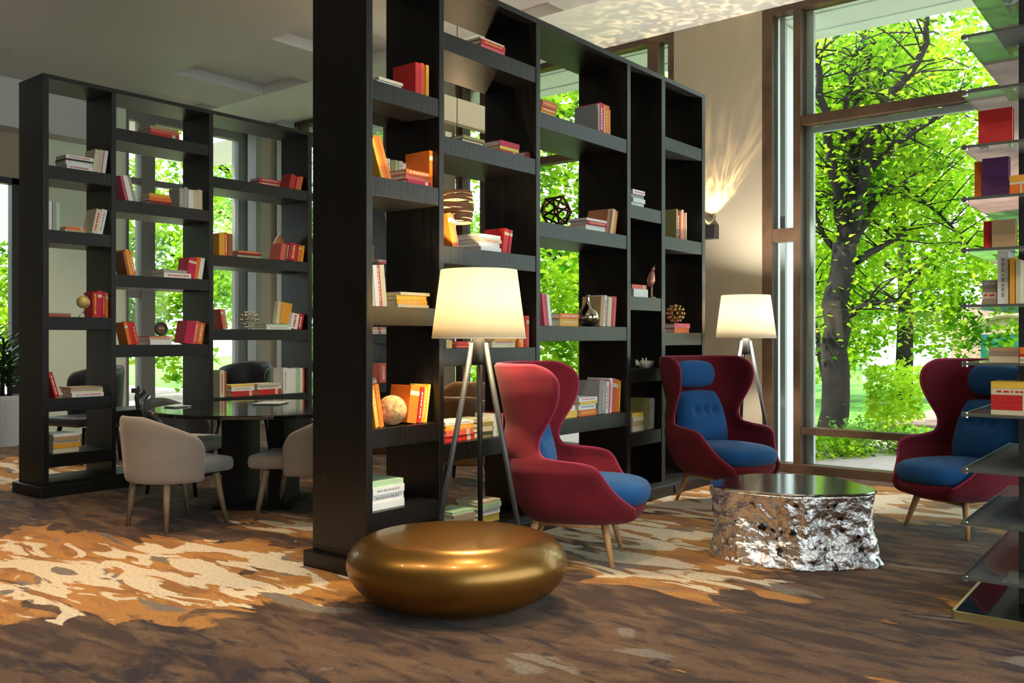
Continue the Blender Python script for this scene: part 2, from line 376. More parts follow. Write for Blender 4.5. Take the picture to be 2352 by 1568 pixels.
# ================================================================== OUTSIDE
TERR = mat('terrace_stone', (.46, .33, .29), .9, var=.1)
box('ground', TERR, -60, 40, YW + .25, 13.5, -.5, -.12, struct=True)
box('ground', GRASSM, -60, 40, 13.5, 70, -.5, -.12, struct=True)
box('ground', TERR, -60, XL - .25, -30, YW + .25, -.5, -.12, struct=True)
o = box('paved_path', BRICK, -4.5, 20, 15.0, 21, -.12, -.08); tag(o, 'reddish brick paving outside beyond the big window', 'paving', kind='structure')
def leafcloud(n, fn, size, mname, m, parent=None, seed=1):
    R = random.Random(seed); v = []; f = []
    shp = [(0, 0), (.35, .28), (.95, .55), (.55, .0 + .02), (1.15, 0), (.55, -.02), (.95, -.55), (.35, -.28)]
    shp = [(0, -.1), (.25, .5), (.6, .28), (1.1, .0), (.6, -.28), (.25, -.5)]
    for i in range(n):
        p = fn(R); s = size * R.uniform(.6, 1.3)
        a = Vector((R.gauss(0, 1), R.gauss(0, 1), R.gauss(0, .5) - .3)).normalized(); b = a.cross(Vector((R.gauss(0, .6), R.gauss(0, .6), 1))).normalized()
        k = len(v)
        for x, y in shp: v.append(tuple(p + a * x * s + b * y * s))
        f.append((k, k + 1, k + 2, k + 3, k + 4, k + 5))
    me = bpy.data.meshes.new(mname); me.from_pydata(v, [], f); me.materials.append(m)
    o = bpy.data.objects.new(mname, me); COL.objects.link(o)
    if parent: o.parent = parent
    return o
# the big maple: stems follow the photographed forks, at 12 m with real depth spread
def pt(x, y, d): return D(x, d, CH - (y - HY) * d / FPX)
ROOT = D(1910, 12.5, -.12)
maple = empty('maple_tree', ROOT)
tag(maple, 'tall maple with dark forked trunk and bright green leaves outside big window', 'tree')
stems = [
 ([(1905, 1090, 12.5), (1915, 900, 12.5), (1925, 700, 12.5), (1940, 560, 12.5)], .21, .17),
 ([(1940, 580, 12.5), (1930, 470, 12.4), (1905, 330, 12.2), (1885, 180, 12.0), (1862, 90, 11.8)], .10, .03),
 ([(1940, 570, 12.5), (1955, 430, 12.5), (1965, 300, 12.6), (1985, 150, 12.8), (1995, 60, 12.9)], .13, .04),
 ([(1955, 560, 12.5), (1975, 450, 12.3), (1995, 330, 12.1), (2050, 220, 11.8), (2120, 120, 11.6), (2130, 30, 11.4)], .10, .03),
 ([(1990, 340, 12.2), (2030, 190, 12.6), (2075, 60, 13)], .05, .02),
 ([(1940, 330, 12.3), (1945, 200, 12.2), (1990, 100, 12)], .05, .02),
 ([(1950, 560, 12.5), (2020, 450, 12.9), (2090, 400, 13.2), (2180, 380, 13.5)], .08, .025),
 ([(1975, 400, 12.4), (2040, 350, 12), (2130, 280, 11.6), (2200, 230, 11.3)], .06, .02),
 ([(2060, 410, 13), (2130, 470, 13.1), (2220, 560, 13.2)], .035, .015),
 ([(1925, 740, 12.5), (1990, 700, 12.2), (2060, 690, 12)], .045, .015),
 ([(1935, 610, 12.5), (1890, 520, 12.7), (1850, 420, 13)], .05, .02),
 ([(1960, 600, 12.5), (2040, 560, 12.7), (2090, 520, 13)], .06, .02),
 ([(1920, 1000, 12.5), (1880, 760, 12.8), (1860, 650, 13.2)], .05, .02)]
b = MB()
clusters = []
for path, r0, r1 in stems:
    pts = [pt(*q) - ROOT for q in path]; n = len(pts)
    fine = []
    for i in range(n - 1):
        for k in range(4): fine.append(pts[i].lerp(pts[i + 1], k / 4) + Vector((random.gauss(0, .025), random.gauss(0, .025), 0)))
    fine.append(pts[-1]); m_ = len(fine)
    b.tube(fine, [r0 + (r1 - r0) * i / (m_ - 1) for i in range(m_)], 8)
    if r0 < .2:
        for q in fine[3:]: clusters.append(q)
b.build('trunk', TRUNKM, maple, smooth=True)
tw = MB(); ends = []
RR = random.Random(5)
for q in clusters:
    for k in range(3):
        dv = Vector((RR.uniform(-1, 1), RR.uniform(-1, 1), RR.uniform(-.3, .8))) * RR.uniform(.5, 1.1)
        mid = q + dv * .5 + Vector((0, 0, RR.uniform(-.05, .12))); tw.tube([q, mid, q + dv], [.014, .010, .004], 5); ends += [mid, q + dv]
tw.build('twig', TRUNKM, maple, smooth=True)
def maplefn(R):
    q = R.choice(ends); return q + Vector((R.gauss(-.18, .42), abs(R.gauss(.1, .75)) + .05, R.gauss(-.05, .36)))
leafcloud(18000, maplefn, .078, 'foliage', LEAF1, maple, 3)
leafcloud(1500, lambda R: (pt(R.uniform(1990, 2120), R.uniform(840, 960), R.uniform(10.6, 11.6)) - ROOT), .062, 'low_foliage', LEAF1, maple, 8)

def crownmesh(seed, m, n=18000, size=.135):
    R = random.Random(seed)
    blobs = [(Vector((R.uniform(-2.2, 2.2), R.uniform(-2, 2), R.uniform(1.0, 8.0))), R.uniform(.6, 1.3)) for _ in range(34)]
    def fn(R2):
        c, r = R2.choice(blobs); u = Vector((R2.gauss(0, 1), R2.gauss(0, 1), R2.gauss(0, 1))).normalized()
        return c + u * r * R2.uniform(.6, 1.05)
    return leafcloud(n, fn, size, 'foliage', m, None, seed)
def trunkmesh(seed):
    R = random.Random(seed); b = MB()
    b.tube([(0, 0, 0), (.05, 0, 2), (-.05, .1, 4.5), (.1, 0, 7.5)], [.2, .16, .1, .03], 8)
    for k in range(9):
        z = R.uniform(1.8, 6); a = R.uniform(0, 2 * PI); l = R.uniform(1.2, 2.2)
        b.tube([(0, 0, z), (math.cos(a) * l * .5, math.sin(a) * l * .5, z + .6), (math.cos(a) * l, math.sin(a) * l, z + 1.4)], [.07, .045, .015], 6)
    return b.build('trunk', TRUNKM, None, smooth=True)
cr_a = crownmesh(11, LEAF1); cr_b = crownmesh(12, LEAF2); tr_a = trunkmesh(4)
spots = [  # X, Y, crown, scale, label
 (-5.6, 20.5, 0, 1.0, 'leafy green tree behind the maple in big window'),
 (1.2, 19.5, 1, 1.0, 'pale green tree at right end of big window beyond glass tower'),
 (-9.9, 14.6, 0, .95, 'green tree seen through third bay of the front bookcase'),
 (-12.6, 21.5, 1, 1.0, 'tree glimpsed above the far end of the front bookcase'),
 (-16.6, 15.2, 1, .92, 'tree seen through the two nearest bays of front bookcase'),
 (-20.3, 9.6, 0, .95, 'green tree seen through second and third bays of rear bookcase'),
 (-19.6, 3.2, 1, .85, 'pale tree outside the far left window behind potted plant'),
 (-13.5, 40, 0, 1.6, 'tall distant tree far behind the maple, upper left of big window'),
 (-4.5, 41, 0, 1.6, 'tall distant tree far behind glass tower side of big window'),
 (-24, 16.5, 1, 1.1, 'distant pale tree beyond the left corner of the room')]
for i, (tx_, ty_, kind, s, lab) in enumerate(spots):
    p = Vector((tx_, ty_, -.12)); e = empty('tree', p, i * 1.3); e.scale = (s, s, s); tag(e, lab, 'tree', group='trees outside the windows')
    for src in ((cr_a, cr_b)[kind], tr_a):
        if i in (0, 1) and src is (cr_a if i == 0 else cr_b): c2 = src
        elif i == 0 and src is tr_a: c2 = src
        else: c2 = src.copy(); COL.objects.link(c2)
        c2.parent = e
# shrubs, low planting and pale building across the way
for i, (x, d, s, lab) in enumerate(((1862, 10.6, .35, 'small yellow-green shrub at foot of maple outside'), (1985, 11.2, .42, 'low bluish-green shrub outside right of maple trunk'), (2040, 12.4, .4, 'bright low shrub by brick paving outside'), (1798, 10.4, .3, 'shrub outside the narrow sidelight'), (1950, 10.7, .22, 'small leafy shrub in front of the maple trunk base outside'), (2090, 10.9, .25, 'low shrub outside behind the right armchair'))):
    p = D(x, d, -.12)
    o = leafcloud(500, lambda R, s=s: Vector((R.gauss(0, s * .5), R.gauss(0, s * .5), abs(R.gauss(s * .4, s * .3)))), .06, 'shrub', LEAF2 if i == 1 else LEAF1, None, 30 + i); o.location = p
    tag(o, lab, 'shrub')
bl = empty('pale_building', D(2230, 27, -.12), 0); tag(bl, 'pale building with red brick arch seen low through big window', 'building')
MB().box(-3.2, 4, 0, 5, 0, 3.9).build('wall', CONC, bl)
MB().box(-.3, 6, -1.1, -.1, 0, 2.3).build('brick_wall', mat('pink_brick', (.40, .24, .20), .9, var=.2), bl)
MB().box(.5, 1.6, -1.16, -1.1, .7, 1.5).build('window', mat('teal_glass', (.02, .10, .10), .15), bl)
MB().tube([(.2 + 1.0 * (1 - math.cos(a)), -1.15, 1.35 + math.sin(a) * .7) for a in [PI * k / 12 for k in range(13)]], .09, 8).build('arch', mat('brown_stone', (.30, .2, .15), .9), bl)

# ================================================================== BOOKCASES
BAYS = [(3.25, 3.295), (3.815, 3.855), (4.75, 4.795), (5.90, 5.95), (6.43, 6.49), (7.14, 7.20)]   # panels
SHELVES = {1: [.34, .793, 1.46, 2.165, 2.685], 2: [.66, 1.225, 1.832, 2.478, 3.09], 3: [.72, 1.37, 2.07, 2.805], 4: [.55, 1.045, 1.608, 2.318], 5: [.78, 1.33, 2.12, 2.935]}
FX = {'M': -3.62, 'L': -7.464}; DEP = .45; ZTOP = 3.42
def bookcase(key, label):
    X = FX[key]; e = empty('bookcase', (X - DEP / 2, 3.25, 0)); tag(e, label, 'bookcase', 'tall dark room-divider bookcases')
    h = DEP / 2
    MB().box(-h - .035, h + .035, -.04, 3.95 + .04, 0, .09).build('plinth', WOOD, e, bevel=.004)
    MB().box(-h, h, 0, 3.95, .09, .12).build('bottom_board', WOOD, e)
    MB().box(-h, h, 0, 3.95, ZTOP - .035, ZTOP).build('top_board', WOOD, e)
    for a, b in BAYS: MB().box(-h, h, a - 3.25, b - 3.25, .12, ZTOP - .035).build('upright_panel', WOOD, e, bevel=.002)
    for bay, zs in SHELVES.items():
        a, b = BAYS[bay - 1][1] - 3.25, BAYS[bay][0] - 3.25
        for z in zs: MB().box(-h + .004, h - .004, a, b, z - .105, z).build('shelf', WOOD, e, bevel=.002)
    if key == 'M':
        s = MB().box(h + .035, h + .042, 3.33, 3.42, .02, .075).build('socket_plate', BLACK, e)
    return e
bookcase('M', 'front dark espresso bookcase, its broad end panel beside the golden pebble table')
bookcase('L', 'rear dark espresso bookcase behind the round black dining table, left side')

# ================================================================== BOOKS
BC = {'red': (.55, .02, .018), 'crimson': (.50, .008, .06), 'darkred': (.18, .008, .01), 'coral': (.68, .12, .075), 'orange': (.78, .17, .015), 'gold': (.78, .36, .03),
      'yellow': (.80, .52, .06), 'cream': (.66, .58, .40), 'white': (.78, .79, .77), 'grey': (.34, .33, .31), 'olive': (.30, .27, .09), 'pink': (.72, .10, .16),
      'brown': (.32, .10, .03), 'purple': (.10, .025, .12), 'tan': (.46, .30, .15), 'green': (.42, .62, .40), 'black': (.02, .02, .02), 'taupe': (.34, .25, .19)}
BMAT = {k: mat('book_cover_' + k, v, .55, var=.06) for k, v in BC.items()}
NAMES = {'darkred': 'dark red', 'olive': 'olive green', 'white': 'white', 'green': 'pale green', 'taupe': 'taupe'}
ORD = ['first', 'second', 'third', 'fourth', 'fifth', 'sixth', 'seventh', 'eighth', 'ninth', 'tenth', 'eleventh', 'twelfth']
BAYN = {1: 'nearest bay', 2: 'second bay', 3: 'third bay', 4: 'fourth bay', 5: 'farthest bay'}
BR = random.Random(3)
def book_mesh(W, T, H, col, band=None):
    """spine faces +x, thickness along y, height along z; origin at near lower spine corner"""
    t = .0035
    c = MB(); c.box(-W, 0, 0, t, 0, H); c.box(-W, 0, T - t, T, 0, H); c.box(-t, 0, t, T - t, 0, H)
    o = c.build('book', BMAT[col])
    MB().box(-W + .005, -t, t, T - t, .004, H - .004).build('page_block', PAGES, o)
    if band and T > .018:
        bcol, kind = band; q = MB()
        if kind == 'label': q.box(0, .0008, T * .15, T * .85, H * .25, H * .75)
        elif kind == 'dots':
            z = H * .14
            while z < H * .84:
                l = BR.uniform(.008, .022); q.box(0, .0008, T * .36, T * .62, z, z + l); z += l + BR.uniform(.004, .010)
        else: q.box(0, .0008, 0, T, H * .74, H * .86)
        o2 = q.build('spine_lettering' if kind == 'dots' else 'spine_label', BMAT[bcol], o)
    return o
CELL = {}
def autoband(col):
    if col in ('red', 'crimson', 'coral', 'orange'): return BR.choice([('white', 'dots'), ('yellow', 'dots'), ('cream', 'lines'), None])
    if col in ('white', 'cream'): return BR.choice([('grey', 'dots'), ('red', 'dots'), None, None])
    if col in ('gold', 'yellow', 'grey', 'darkred'): return BR.choice([('cream', 'dots'), None])
    return None
def place(o, X, Y, Z, rot): o.location = (X, Y, Z); o.rotation_euler = rot
def shelfword(bay, z):
    zs = SHELVES[bay]
    if z < .2: return 'bottom board'
    i = zs.index(z); n = len(zs)
    return {0: 'lowest shelf', n - 1: 'top shelf'}.get(i, ORD[i] + ' shelf up')
def caseword(key): return 'front bookcase' if key == 'M' else 'rear bookcase'
def stand(key, bay, z, px, items, h, lean=0, setb=.05, W=.17, start=None):
    X = FX[key] - setb; y = YX(px, X)
    a, b = BAYS[bay - 1][1], BAYS[bay][0]
    cell = CELL.setdefault((key, bay, z), []); L = math.radians(lean)
    tot = sum(t for _, t in items) / math.cos(L)
    lo = a + (h * math.sin(L) if lean > 0 else 0) + .003; hi = b - tot - (h * math.sin(-L) if lean < 0 else 0) - .003
    y = max(lo, min(hi, y))
    zb = (.12 if z < .2 else z) + .001
    for col, T in items:
        H = h * BR.uniform(.93, 1.04); Wd = W * BR.uniform(.9, 1.05); xo = BR.uniform(-.008, .008)
        o = book_mesh(Wd, T - .0008, H, col, autoband(col))
        if lean >= 0: place(o, X + xo, y, zb, (L, 0, 0))
        else: place(o, X + xo, y + 0, zb + T * math.sin(-L), (L, 0, 0))
        cell.append((y, 'S', o, col, lean, None, None)); y += T / math.cos(L)
def flat(key, bay, z, px0, px1, items, setb=.05, W=.17, jit=.012, base=None):
    X = FX[key] - setb; y0 = YX(px0, X); y1 = YX(px1, X); a, b = BAYS[bay - 1][1], BAYS[bay][0]
    y0 = max(a + .012, y0); y1 = min(b - .012, y1); Lh = y1 - y0; cell = CELL.setdefault((key, bay, z), [])
    zb = (.12 if z < .2 else z) + .001; n = len(items)
    for i, (col, T) in enumerate(items):
        H = Lh * BR.uniform(.92, 1.0); o = book_mesh(W * BR.uniform(.9, 1.1), T - .0008, H, col, autoband(col))
        yy = y0 + (Lh - H) * BR.random()
        # height axis -> +Y, thickness axis -> +Z : rotate about X by -90 (z->y, y->-z)
        place(o, X + BR.uniform(-jit, jit), yy, zb + T - .0008, (-PI / 2, 0, 0))
        cell.append((y0, 'F', o, col, 0, i, n)); zb += T
M, L_ = 'M', 'L'
# ---- front bookcase
stand(M, 1, 2.685, 955, [('red', .05), ('coral', .028), ('gold', .022)], .20, W=.19)
flat(M, 1, 2.685, 868, 925, [('white', .025), ('cream', .018)], W=.14)
stand(M, 1, 2.165, 876, [('gold', .022), ('orange', .030), ('orange', .026)], .24, lean=20)
stand(M, 1, 2.165, 908, [('white', .03), ('olive', .04), ('green', .025), ('cream', .03), ('white', .03), ('cream', .025)], .17, setb=.25, W=.12)
flat(M, 1, 2.165, 932, 990, [('crimson', .028), ('coral', .028), ('orange', .028)], W=.16)
stand(M, 1, 2.165, 1000, [('orange', .028)], .235, W=.2)
stand(M, 1, 1.46, 853, [('cream', .03), ('white', .03), ('coral', .02), ('cream', .035)], .24, lean=6)
flat(M, 1, 1.46, 912, 985, [('cream', .018), ('gold', .026), ('yellow', .026), ('cream', .018)], W=.15)
stand(M, 1, .793, 862, [('gold', .03), ('orange', .03)], .235, lean=10)
stand(M, 1, .793, 937, [('orange', .075), ('red', .03), ('gold', .035), ('yellow', .02)], .215, lean=-9, W=.16)
flat(M, 1, .34, 851, 928, [('white', .042), ('white', .042), ('white', .042), ('green', .03)], W=.24)  # top book is white; pale green carries the tint reflected on it
flat(M, 2, 3.09, 1104, 1160, [('pink', .04), ('red', .03), ('cream', .015)], W=.2)
stand(M, 2, 2.478, 1024, [('cream', .06)], .10, W=.12, setb=.2)
flat(M, 2, 2.478, 1062, 1112, [('cream', .03), ('olive', .02)], W=.2)
flat(M, 2, 2.478, 1148, 1194, [('red', .025), ('yellow', .022), ('crimson', .035)], W=.2)
flat(M, 2, 2.478, 1204, 1230, [('darkred', .045)], W=.12)  # red cover coloured dark for the shadow it lies in
stand(M, 2, 1.832, 1038, [('orange', .035), ('coral', .03)], .20, lean=15)
flat(M, 2, 1.832, 1102, 1152, [('white', .03), ('white', .03), ('cream', .02), ('white', .03)], W=.2)
stand(M, 2, 1.832, 1156, [('red', .05), ('crimson', .025)], .165, lean=-10, W=.17)
stand(M, 2, 1.225, 1024, [('cream', .03), ('yellow', .02)], .05)
flat(M, 2, 1.225, 1044, 1082, [('red', .02), ('red', .02)])
flat(M, 2, 1.225, 1132, 1186, [('cream', .022), ('cream', .022), ('gold', .02)], W=.2)
stand(M, 2, 1.225, 1190, [('orange', .03), ('yellow', .02), ('red', .035), ('coral', .03)], .22)
flat(M, 2, .66, 1024, 1092, [('red', .035), ('coral', .035), ('gold', .03), ('white', .02)], W=.2)
flat(M, 2, .66, 1098, 1130, [('olive', .04), ('cream', .03), ('olive', .03), ('cream', .02)], W=.2)
stand(M, 2, .66, 1134, [('white', .03), ('green', .03), ('darkred', .02), ('red', .02)], .14)
flat(M, 2, .105, 1042, 1092, [('tan', .05), ('taupe', .04), ('green', .02)], W=.2)
flat(M, 2, .105, 1100, 1150, [('yellow', .05), ('white', .04), ('green', .03), ('cream', .02)], W=.2)
flat(M, 3, 2.805, 1243, 1279, [('yellow', .03), ('orange', .03), ('coral', .045)], W=.2)
stand(M, 3, 2.805, 1372, [('grey', .02), ('crimson', .06), ('cream', .018), ('orange', .07), ('gold', .02)], .22, W=.2)
flat(M, 3, 2.07, 1346, 1393, [('white', .045), ('crimson', .03), ('white', .018)], W=.17)
stand(M, 3, 2.07, 1392, [('brown', .05), ('cream', .035), ('orange', .045)], .19, lean=-13, W=.2)
stand(M, 3, 1.37, 1253, [('pink', .04), ('white', .03)], .23, lean=9)
flat(M, 3, 1.37, 1286, 1332, [('gold', .055), ('orange', .035)])
stand(M, 3, 1.37, 1378, [('tan', .05), ('white', .035), ('cream', .04), ('white', .02), ('red', .035), ('coral', .03)], .235, lean=-6)
flat(M, 3, .72, 1286, 1323, [('yellow', .05), ('white', .035), ('red', .025), ('darkred', .02)])
flat(M, 3, .72, 1330, 1372, [('orange', .045), ('white', .04), ('yellow', .02), ('white', .03)])
stand(M, 3, .72, 1374, [('grey', .03), ('grey', .06), ('white', .035), ('pink', .02), ('white', .045), ('coral', .05), ('orange', .035), ('gold', .02)], .255, W=.2, lean=-4)
flat(M, 4, 2.318, 1452, 1481, [('white', .035), ('white', .035), ('grey', .03), ('white', .035)])
flat(M, 4, 1.608, 1452, 1486, [('white', .065), ('coral', .035)])
flat(M, 4, .55, 1452, 1479, [('cream', .04), ('tan', .04), ('cream', .035), ('yellow', .03)])
stand(M, 4, .55, 1482, [('olive', .05), ('cream', .05), ('white', .05)], .25, lean=-3)
stand(M, 5, 2.12, 1552, [('olive', .02), ('darkred', .05), ('coral', .04), ('cream', .03), ('coral', .03), ('cream', .015)], .25, W=.2)
flat(M, 5, 1.33, 1549, 1585, [('orange', .04), ('pink', .04)])
# ---- rear bookcase
flat(L_, 1, 2.685, 150, 214, [('white', .04), ('white', .035), ('black', .012), ('white', .03)], W=.2)
stand(L_, 1, 2.685, 226, [('cream', .04), ('cream', .03), ('pink', .012), ('white', .03)], .20, lean=-8)
stand(L_, 1, 2.165, 112, [('white', .03), ('grey', .03), ('green', .03)], .24)
flat(L_, 1, 2.165, 148, 197, [('cream', .02), ('orange', .022)])
stand(L_, 1, 2.165, 224, [('cream', .05), ('white', .045)], .22, lean=-12)
flat(L_, 1, 1.46, 112, 165, [('coral', .02), ('taupe', .012)])
stand(L_, 1, 1.46, 224, [('red', .045), ('crimson', .035), ('red', .03), ('orange', .022)], .225)
stand(L_, 1, .793, 128, [('red', .035)], .21, lean=16)
flat(L_, 1, .793, 160, 238, [('white', .035), ('cream', .035), ('tan', .012)], W=.2)
flat(L_, 1, .34, 122, 186, [('cream', .04), ('gold', .035), ('cream', .03), ('tan', .03), ('white', .02)], W=.24)
flat(L_, 2, 3.09, 345, 412, [('red', .035), ('coral', .03), ('tan', .03)], W=.2)
stand(L_, 2, 2.478, 290, [('pink', .02), ('white', .04), ('grey', .03)], .22, lean=14)
flat(L_, 2, 2.478, 344, 395, [('darkred', .035), ('orange', .035), ('gold', .03)])
stand(L_, 2, 2.478, 412, [('grey', .05), ('grey', .04), ('white', .05), ('cream', .05), ('cream', .045)], .19)
stand(L_, 2, 1.832, 292, [('brown', .025), ('gold', .03), ('orange', .03)], .22, lean=12)
flat(L_, 2, 1.832, 375, 441, [('white', .045), ('grey', .03)], W=.2)
stand(L_, 2, 1.832, 444, [('crimson', .08), ('orange', .04), ('white', .045)], .20, lean=-10)
stand(L_, 2, 1.225, 294, [('orange', .03), ('red', .04), ('red', .03)], .20, lean=13)
flat(L_, 2, 1.225, 344, 398, [('white', .045), ('cream', .02), ('coral', .012)], W=.2)
stand(L_, 2, 1.225, 434, [('crimson', .09), ('coral', .04), ('orange', .06)], .21, lean=-10)
flat(L_, 3, 2.805, 594, 643, [('coral', .035), ('red', .03)])
stand(L_, 3, 2.805, 664, [('red', .07), ('coral', .04), ('orange', .04)], .145, lean=-14)
stand(L_, 3, 2.07, 504, [('gold', .06), ('orange', .03), ('brown', .05)], .23)
flat(L_, 3, 2.07, 545, 600, [('cream', .025), ('darkred', .02), ('coral', .02)])
stand(L_, 3, 2.07, 656, [('coral', .06), ('darkred', .05), ('crimson', .10), ('orange', .04), ('gold', .03)], .18, lean=-9)
stand(L_, 3, 1.37, 512, [('coral', .03), ('tan', .03)], .19, lean=10)
flat(L_, 3, 1.37, 612, 670, [('white', .035), ('green', .02)], W=.2)
stand(L_, 3, 1.37, 680, [('white', .09), ('red', .06)], .17, lean=-12)
stand(L_, 3, .72, 504, [('cream', .05), ('brown', .03)], .26)
flat(L_, 3, .72, 532, 586, [('red', .05), ('white', .04), ('yellow', .02)], W=.2)
flat(L_, 3, .72, 592, 648, [('red', .055), ('white', .035), ('cream', .02)], W=.2)
stand(L_, 3, .72, 652, [('white', .055), ('white', .055), ('white', .05), ('green', .045), ('white', .04), ('red', .025)], .26)
flat(L_, 5, 1.33, 846, 896, [('white', .04), ('cream', .035)])
stand(L_, 5, .78, 872, [('coral', .12)], .22)
stand(L_, 5, 1.33, 870, [('crimson', .03)], .001 + .12)
flat(L_, 5, 2.12, 868, 900, [('pink', .03), ('white', .02)])
flat(L_, 5, .78, 840, 864, [('white', .03), ('grey', .03)])
stand(L_, 4, 1.608, 760, [('red', .05), ('cream', .04)], .2)
# labels for shelf books
for (key, bay, z), lst in CELL.items():
    lst2 = sorted(lst, key=lambda q: q[0])
    st = [q for q in lst2 if q[1] == 'S']; fl = [q for q in lst2 if q[1] == 'F']
    where = '%s, %s, %s' % (shelfword(bay, z), BAYN[bay], caseword(key))
    for i, q in enumerate(st):
        nm = NAMES.get(q[3], q[3]); pose = 'upright' if q[4] == 0 else ('left-leaning' if q[4] > 0 else 'right-leaning')
        pos = 'only standing one' if len(st) == 1 else ORD[i] + ' from left'
        tag(q[2], '%s %s book, %s, %s' % (nm, pose, pos, where), 'book', 'books on ' + caseword(key))
    stacks = sorted(set(q[0] for q in fl)); 
    for q in fl:
        si = stacks.index(q[0]); nm = NAMES.get(q[3], q[3])
        lev = 'bottom' if q[5] == 0 else ('top' if q[5] == q[6] - 1 else ORD[q[5]])
        sw = '' if len(stacks) == 1 else (('left ' if si == 0 else 'right ') if len(stacks) == 2 else ('left ', 'middle ', 'right ')[si])
        tag(q[2], '%s flat book, %s of %sstack, %s' % (nm, lev, sw, where), 'book', 'books on ' + caseword(key))

# ================================================================== SHELF ORNAMENTS
def onshelf(key, bay, z, px, setb): 
    X = FX[key] - setb; return Vector((X, YX(px, X), z + .001))
p = onshelf(M, 1, .793, 900, .095)
o = MB().sphere((0, 0, .085), .085, 32, 20).build('cork_ball', CORK, loc=p, smooth=True); tag(o, 'speckled cork ball between books on nearest bay of front bookcase', 'ball')
# open geometric ball of brass bars (icosahedron edges)
def icosphere(r, sub=1):
    bm = bmesh.new(); bmesh.ops.create_icosphere(bm, subdivisions=sub, radius=r)
    vs = [v.co.copy() for v in bm.verts]; es = [(e.verts[0].index, e.verts[1].index) for e in bm.edges]; bm.free(); return vs, es
p = onshelf(M, 3, 2.07, 1277, .16)
vs, es = icosphere(.118, 1); b = MB()
for a, c in es: b.tube([vs[a], vs[c]], .0085, 6)
for v in vs: b.sphere(v, .011, 8, 6)
o = b.build('geometric_ball', DBRZ, loc=p + Vector((0, 0, .118 * .95 + .01)), smooth=False, rot=(.2, .55, .3)); tag(o, 'open bronze geometric ball of triangle bars on front bookcase third bay', 'sculpture')
# bulbous metallic bottle vase
p = onshelf(M, 3, 1.37, 1350, .10)
prof = [(.03, 0), (.062, .012), (.088, .05), (.09, .075), (.075, .11), (.045, .14), (.02, .165), (.014, .19), (.014, .225), (.02, .235), (.015, .236), (.01, .2)]
o = MB().lathe(prof, 32, capt=False).build('bottle_vase', mat('mottled_bronze', (.42, .36, .26), .12, metal=1, bump=.2, bscale=20, var=.5, vscale=12), loc=p, smooth=True, subsurf=1); tag(o, 'bulbous shiny bronze bottle vase with thin neck between books', 'vase')
# flower-like gold ball
p = onshelf(M, 5, 1.33 + .08, 1552, .12); b = MB(); RG = random.Random(2)
vs, es = icosphere(.07, 2)
for v in vs: b.tube([v * .15, v], [.003, .006], 5); b.sphere(v, .014, 8, 5)
o = b.build('gold_burr_ball', BRASS, loc=p + Vector((0, 0, .085)), smooth=True); tag(o, 'spiky gold burr ball on stacked books in farthest bay', 'sculpture')
# bird figurine
p = onshelf(M, 4, 1.608, 1497, .05); e = empty('bird_figurine', p); tag(e, 'slender copper bird figurine in dark fourth bay of front bookcase', 'figurine')
COPPER = mat('copper_glaze', (.55, .25, .17), .3, metal=.6)
b = MB(); b.tube([(0, -.03, .09), (0, -.01, .14), (0, .0, .19), (0, .02, .225)], [.018, .034, .026, .012], 12); b.sphere((0, .022, .238), .016, 10, 8); b.tube([(0, .03, .24), (0, .055, .275)], [.006, .001], 6)
b.build('body', COPPER, e, smooth=True)
MB().tube([(0, -.01, 0), (0, -.01, .10)], .004, 6).tube([(0, .008, 0), (0, .008, .12)], .004, 6).lathe([(.035, 0), (.035, .008)], 16).build('stand', DBRZ, e)
# white shells / jug ornament
p = onshelf(M, 4, 1.045, 1474, .10); b = MB(); RG = random.Random(4)
for k in range(7): b.tube([(RG.uniform(-.02, .02), -.05 + k * .017, .02), (RG.uniform(-.03, .03), -.05 + k * .017, .05 + RG.random() * .04)], [.018, .004], 8)
b.box(-.035, .035, .02, .13, 0, .055)
o = b.build('coral_ornament', mat('ivory_glaze', (.72, .68, .55), .5), loc=p, smooth=True); tag(o, 'ivory coral ornament on third shelf up of fourth bay', 'ornament')
# woven ring / olive pot on rear bookcase far bay
p = onshelf(L_, 5, 2.12, 853, .12)
o = MB().lathe([(.03, 0), (.045, .02), (.03, .08), (.025, .15), (.045, .2), (.04, .2), (.02, .15)], 20, capt=False).build('vase', mat('olive_glaze', (.26, .20, .08), .3), loc=p, smooth=True); tag(o, 'slim olive vase in farthest bay of rear bookcase', 'vase')
# globe
p = onshelf(L_, 1, 1.46, 190, .07); e = empty('globe', p); e.scale = (.82, .82, .82); tag(e, 'small antique gold desk globe on chrome stand in rear bookcase', 'globe')
MB().sphere((0, 0, .155), .062, 24, 16).build('sphere', mat('gold_map', (.60, .42, .12), .35, var=.5, vscale=14), e, smooth=True)
b = MB(); b.tube([(0, .07 * math.cos(a), .155 + .07 * math.sin(a)) for a in [math.radians(-70 + 16 * k) for k in range(12)]], .003, 6); b.tube([(0, .02, .08), (0, 0, .055)], .005, 6)
for a in (0, 2.1, 4.2): b.tube([(0, 0, .06), (.04 * math.cos(a), .04 * math.sin(a), .0)], .004, 6)
b.build('stand', CHROME, e, smooth=True)
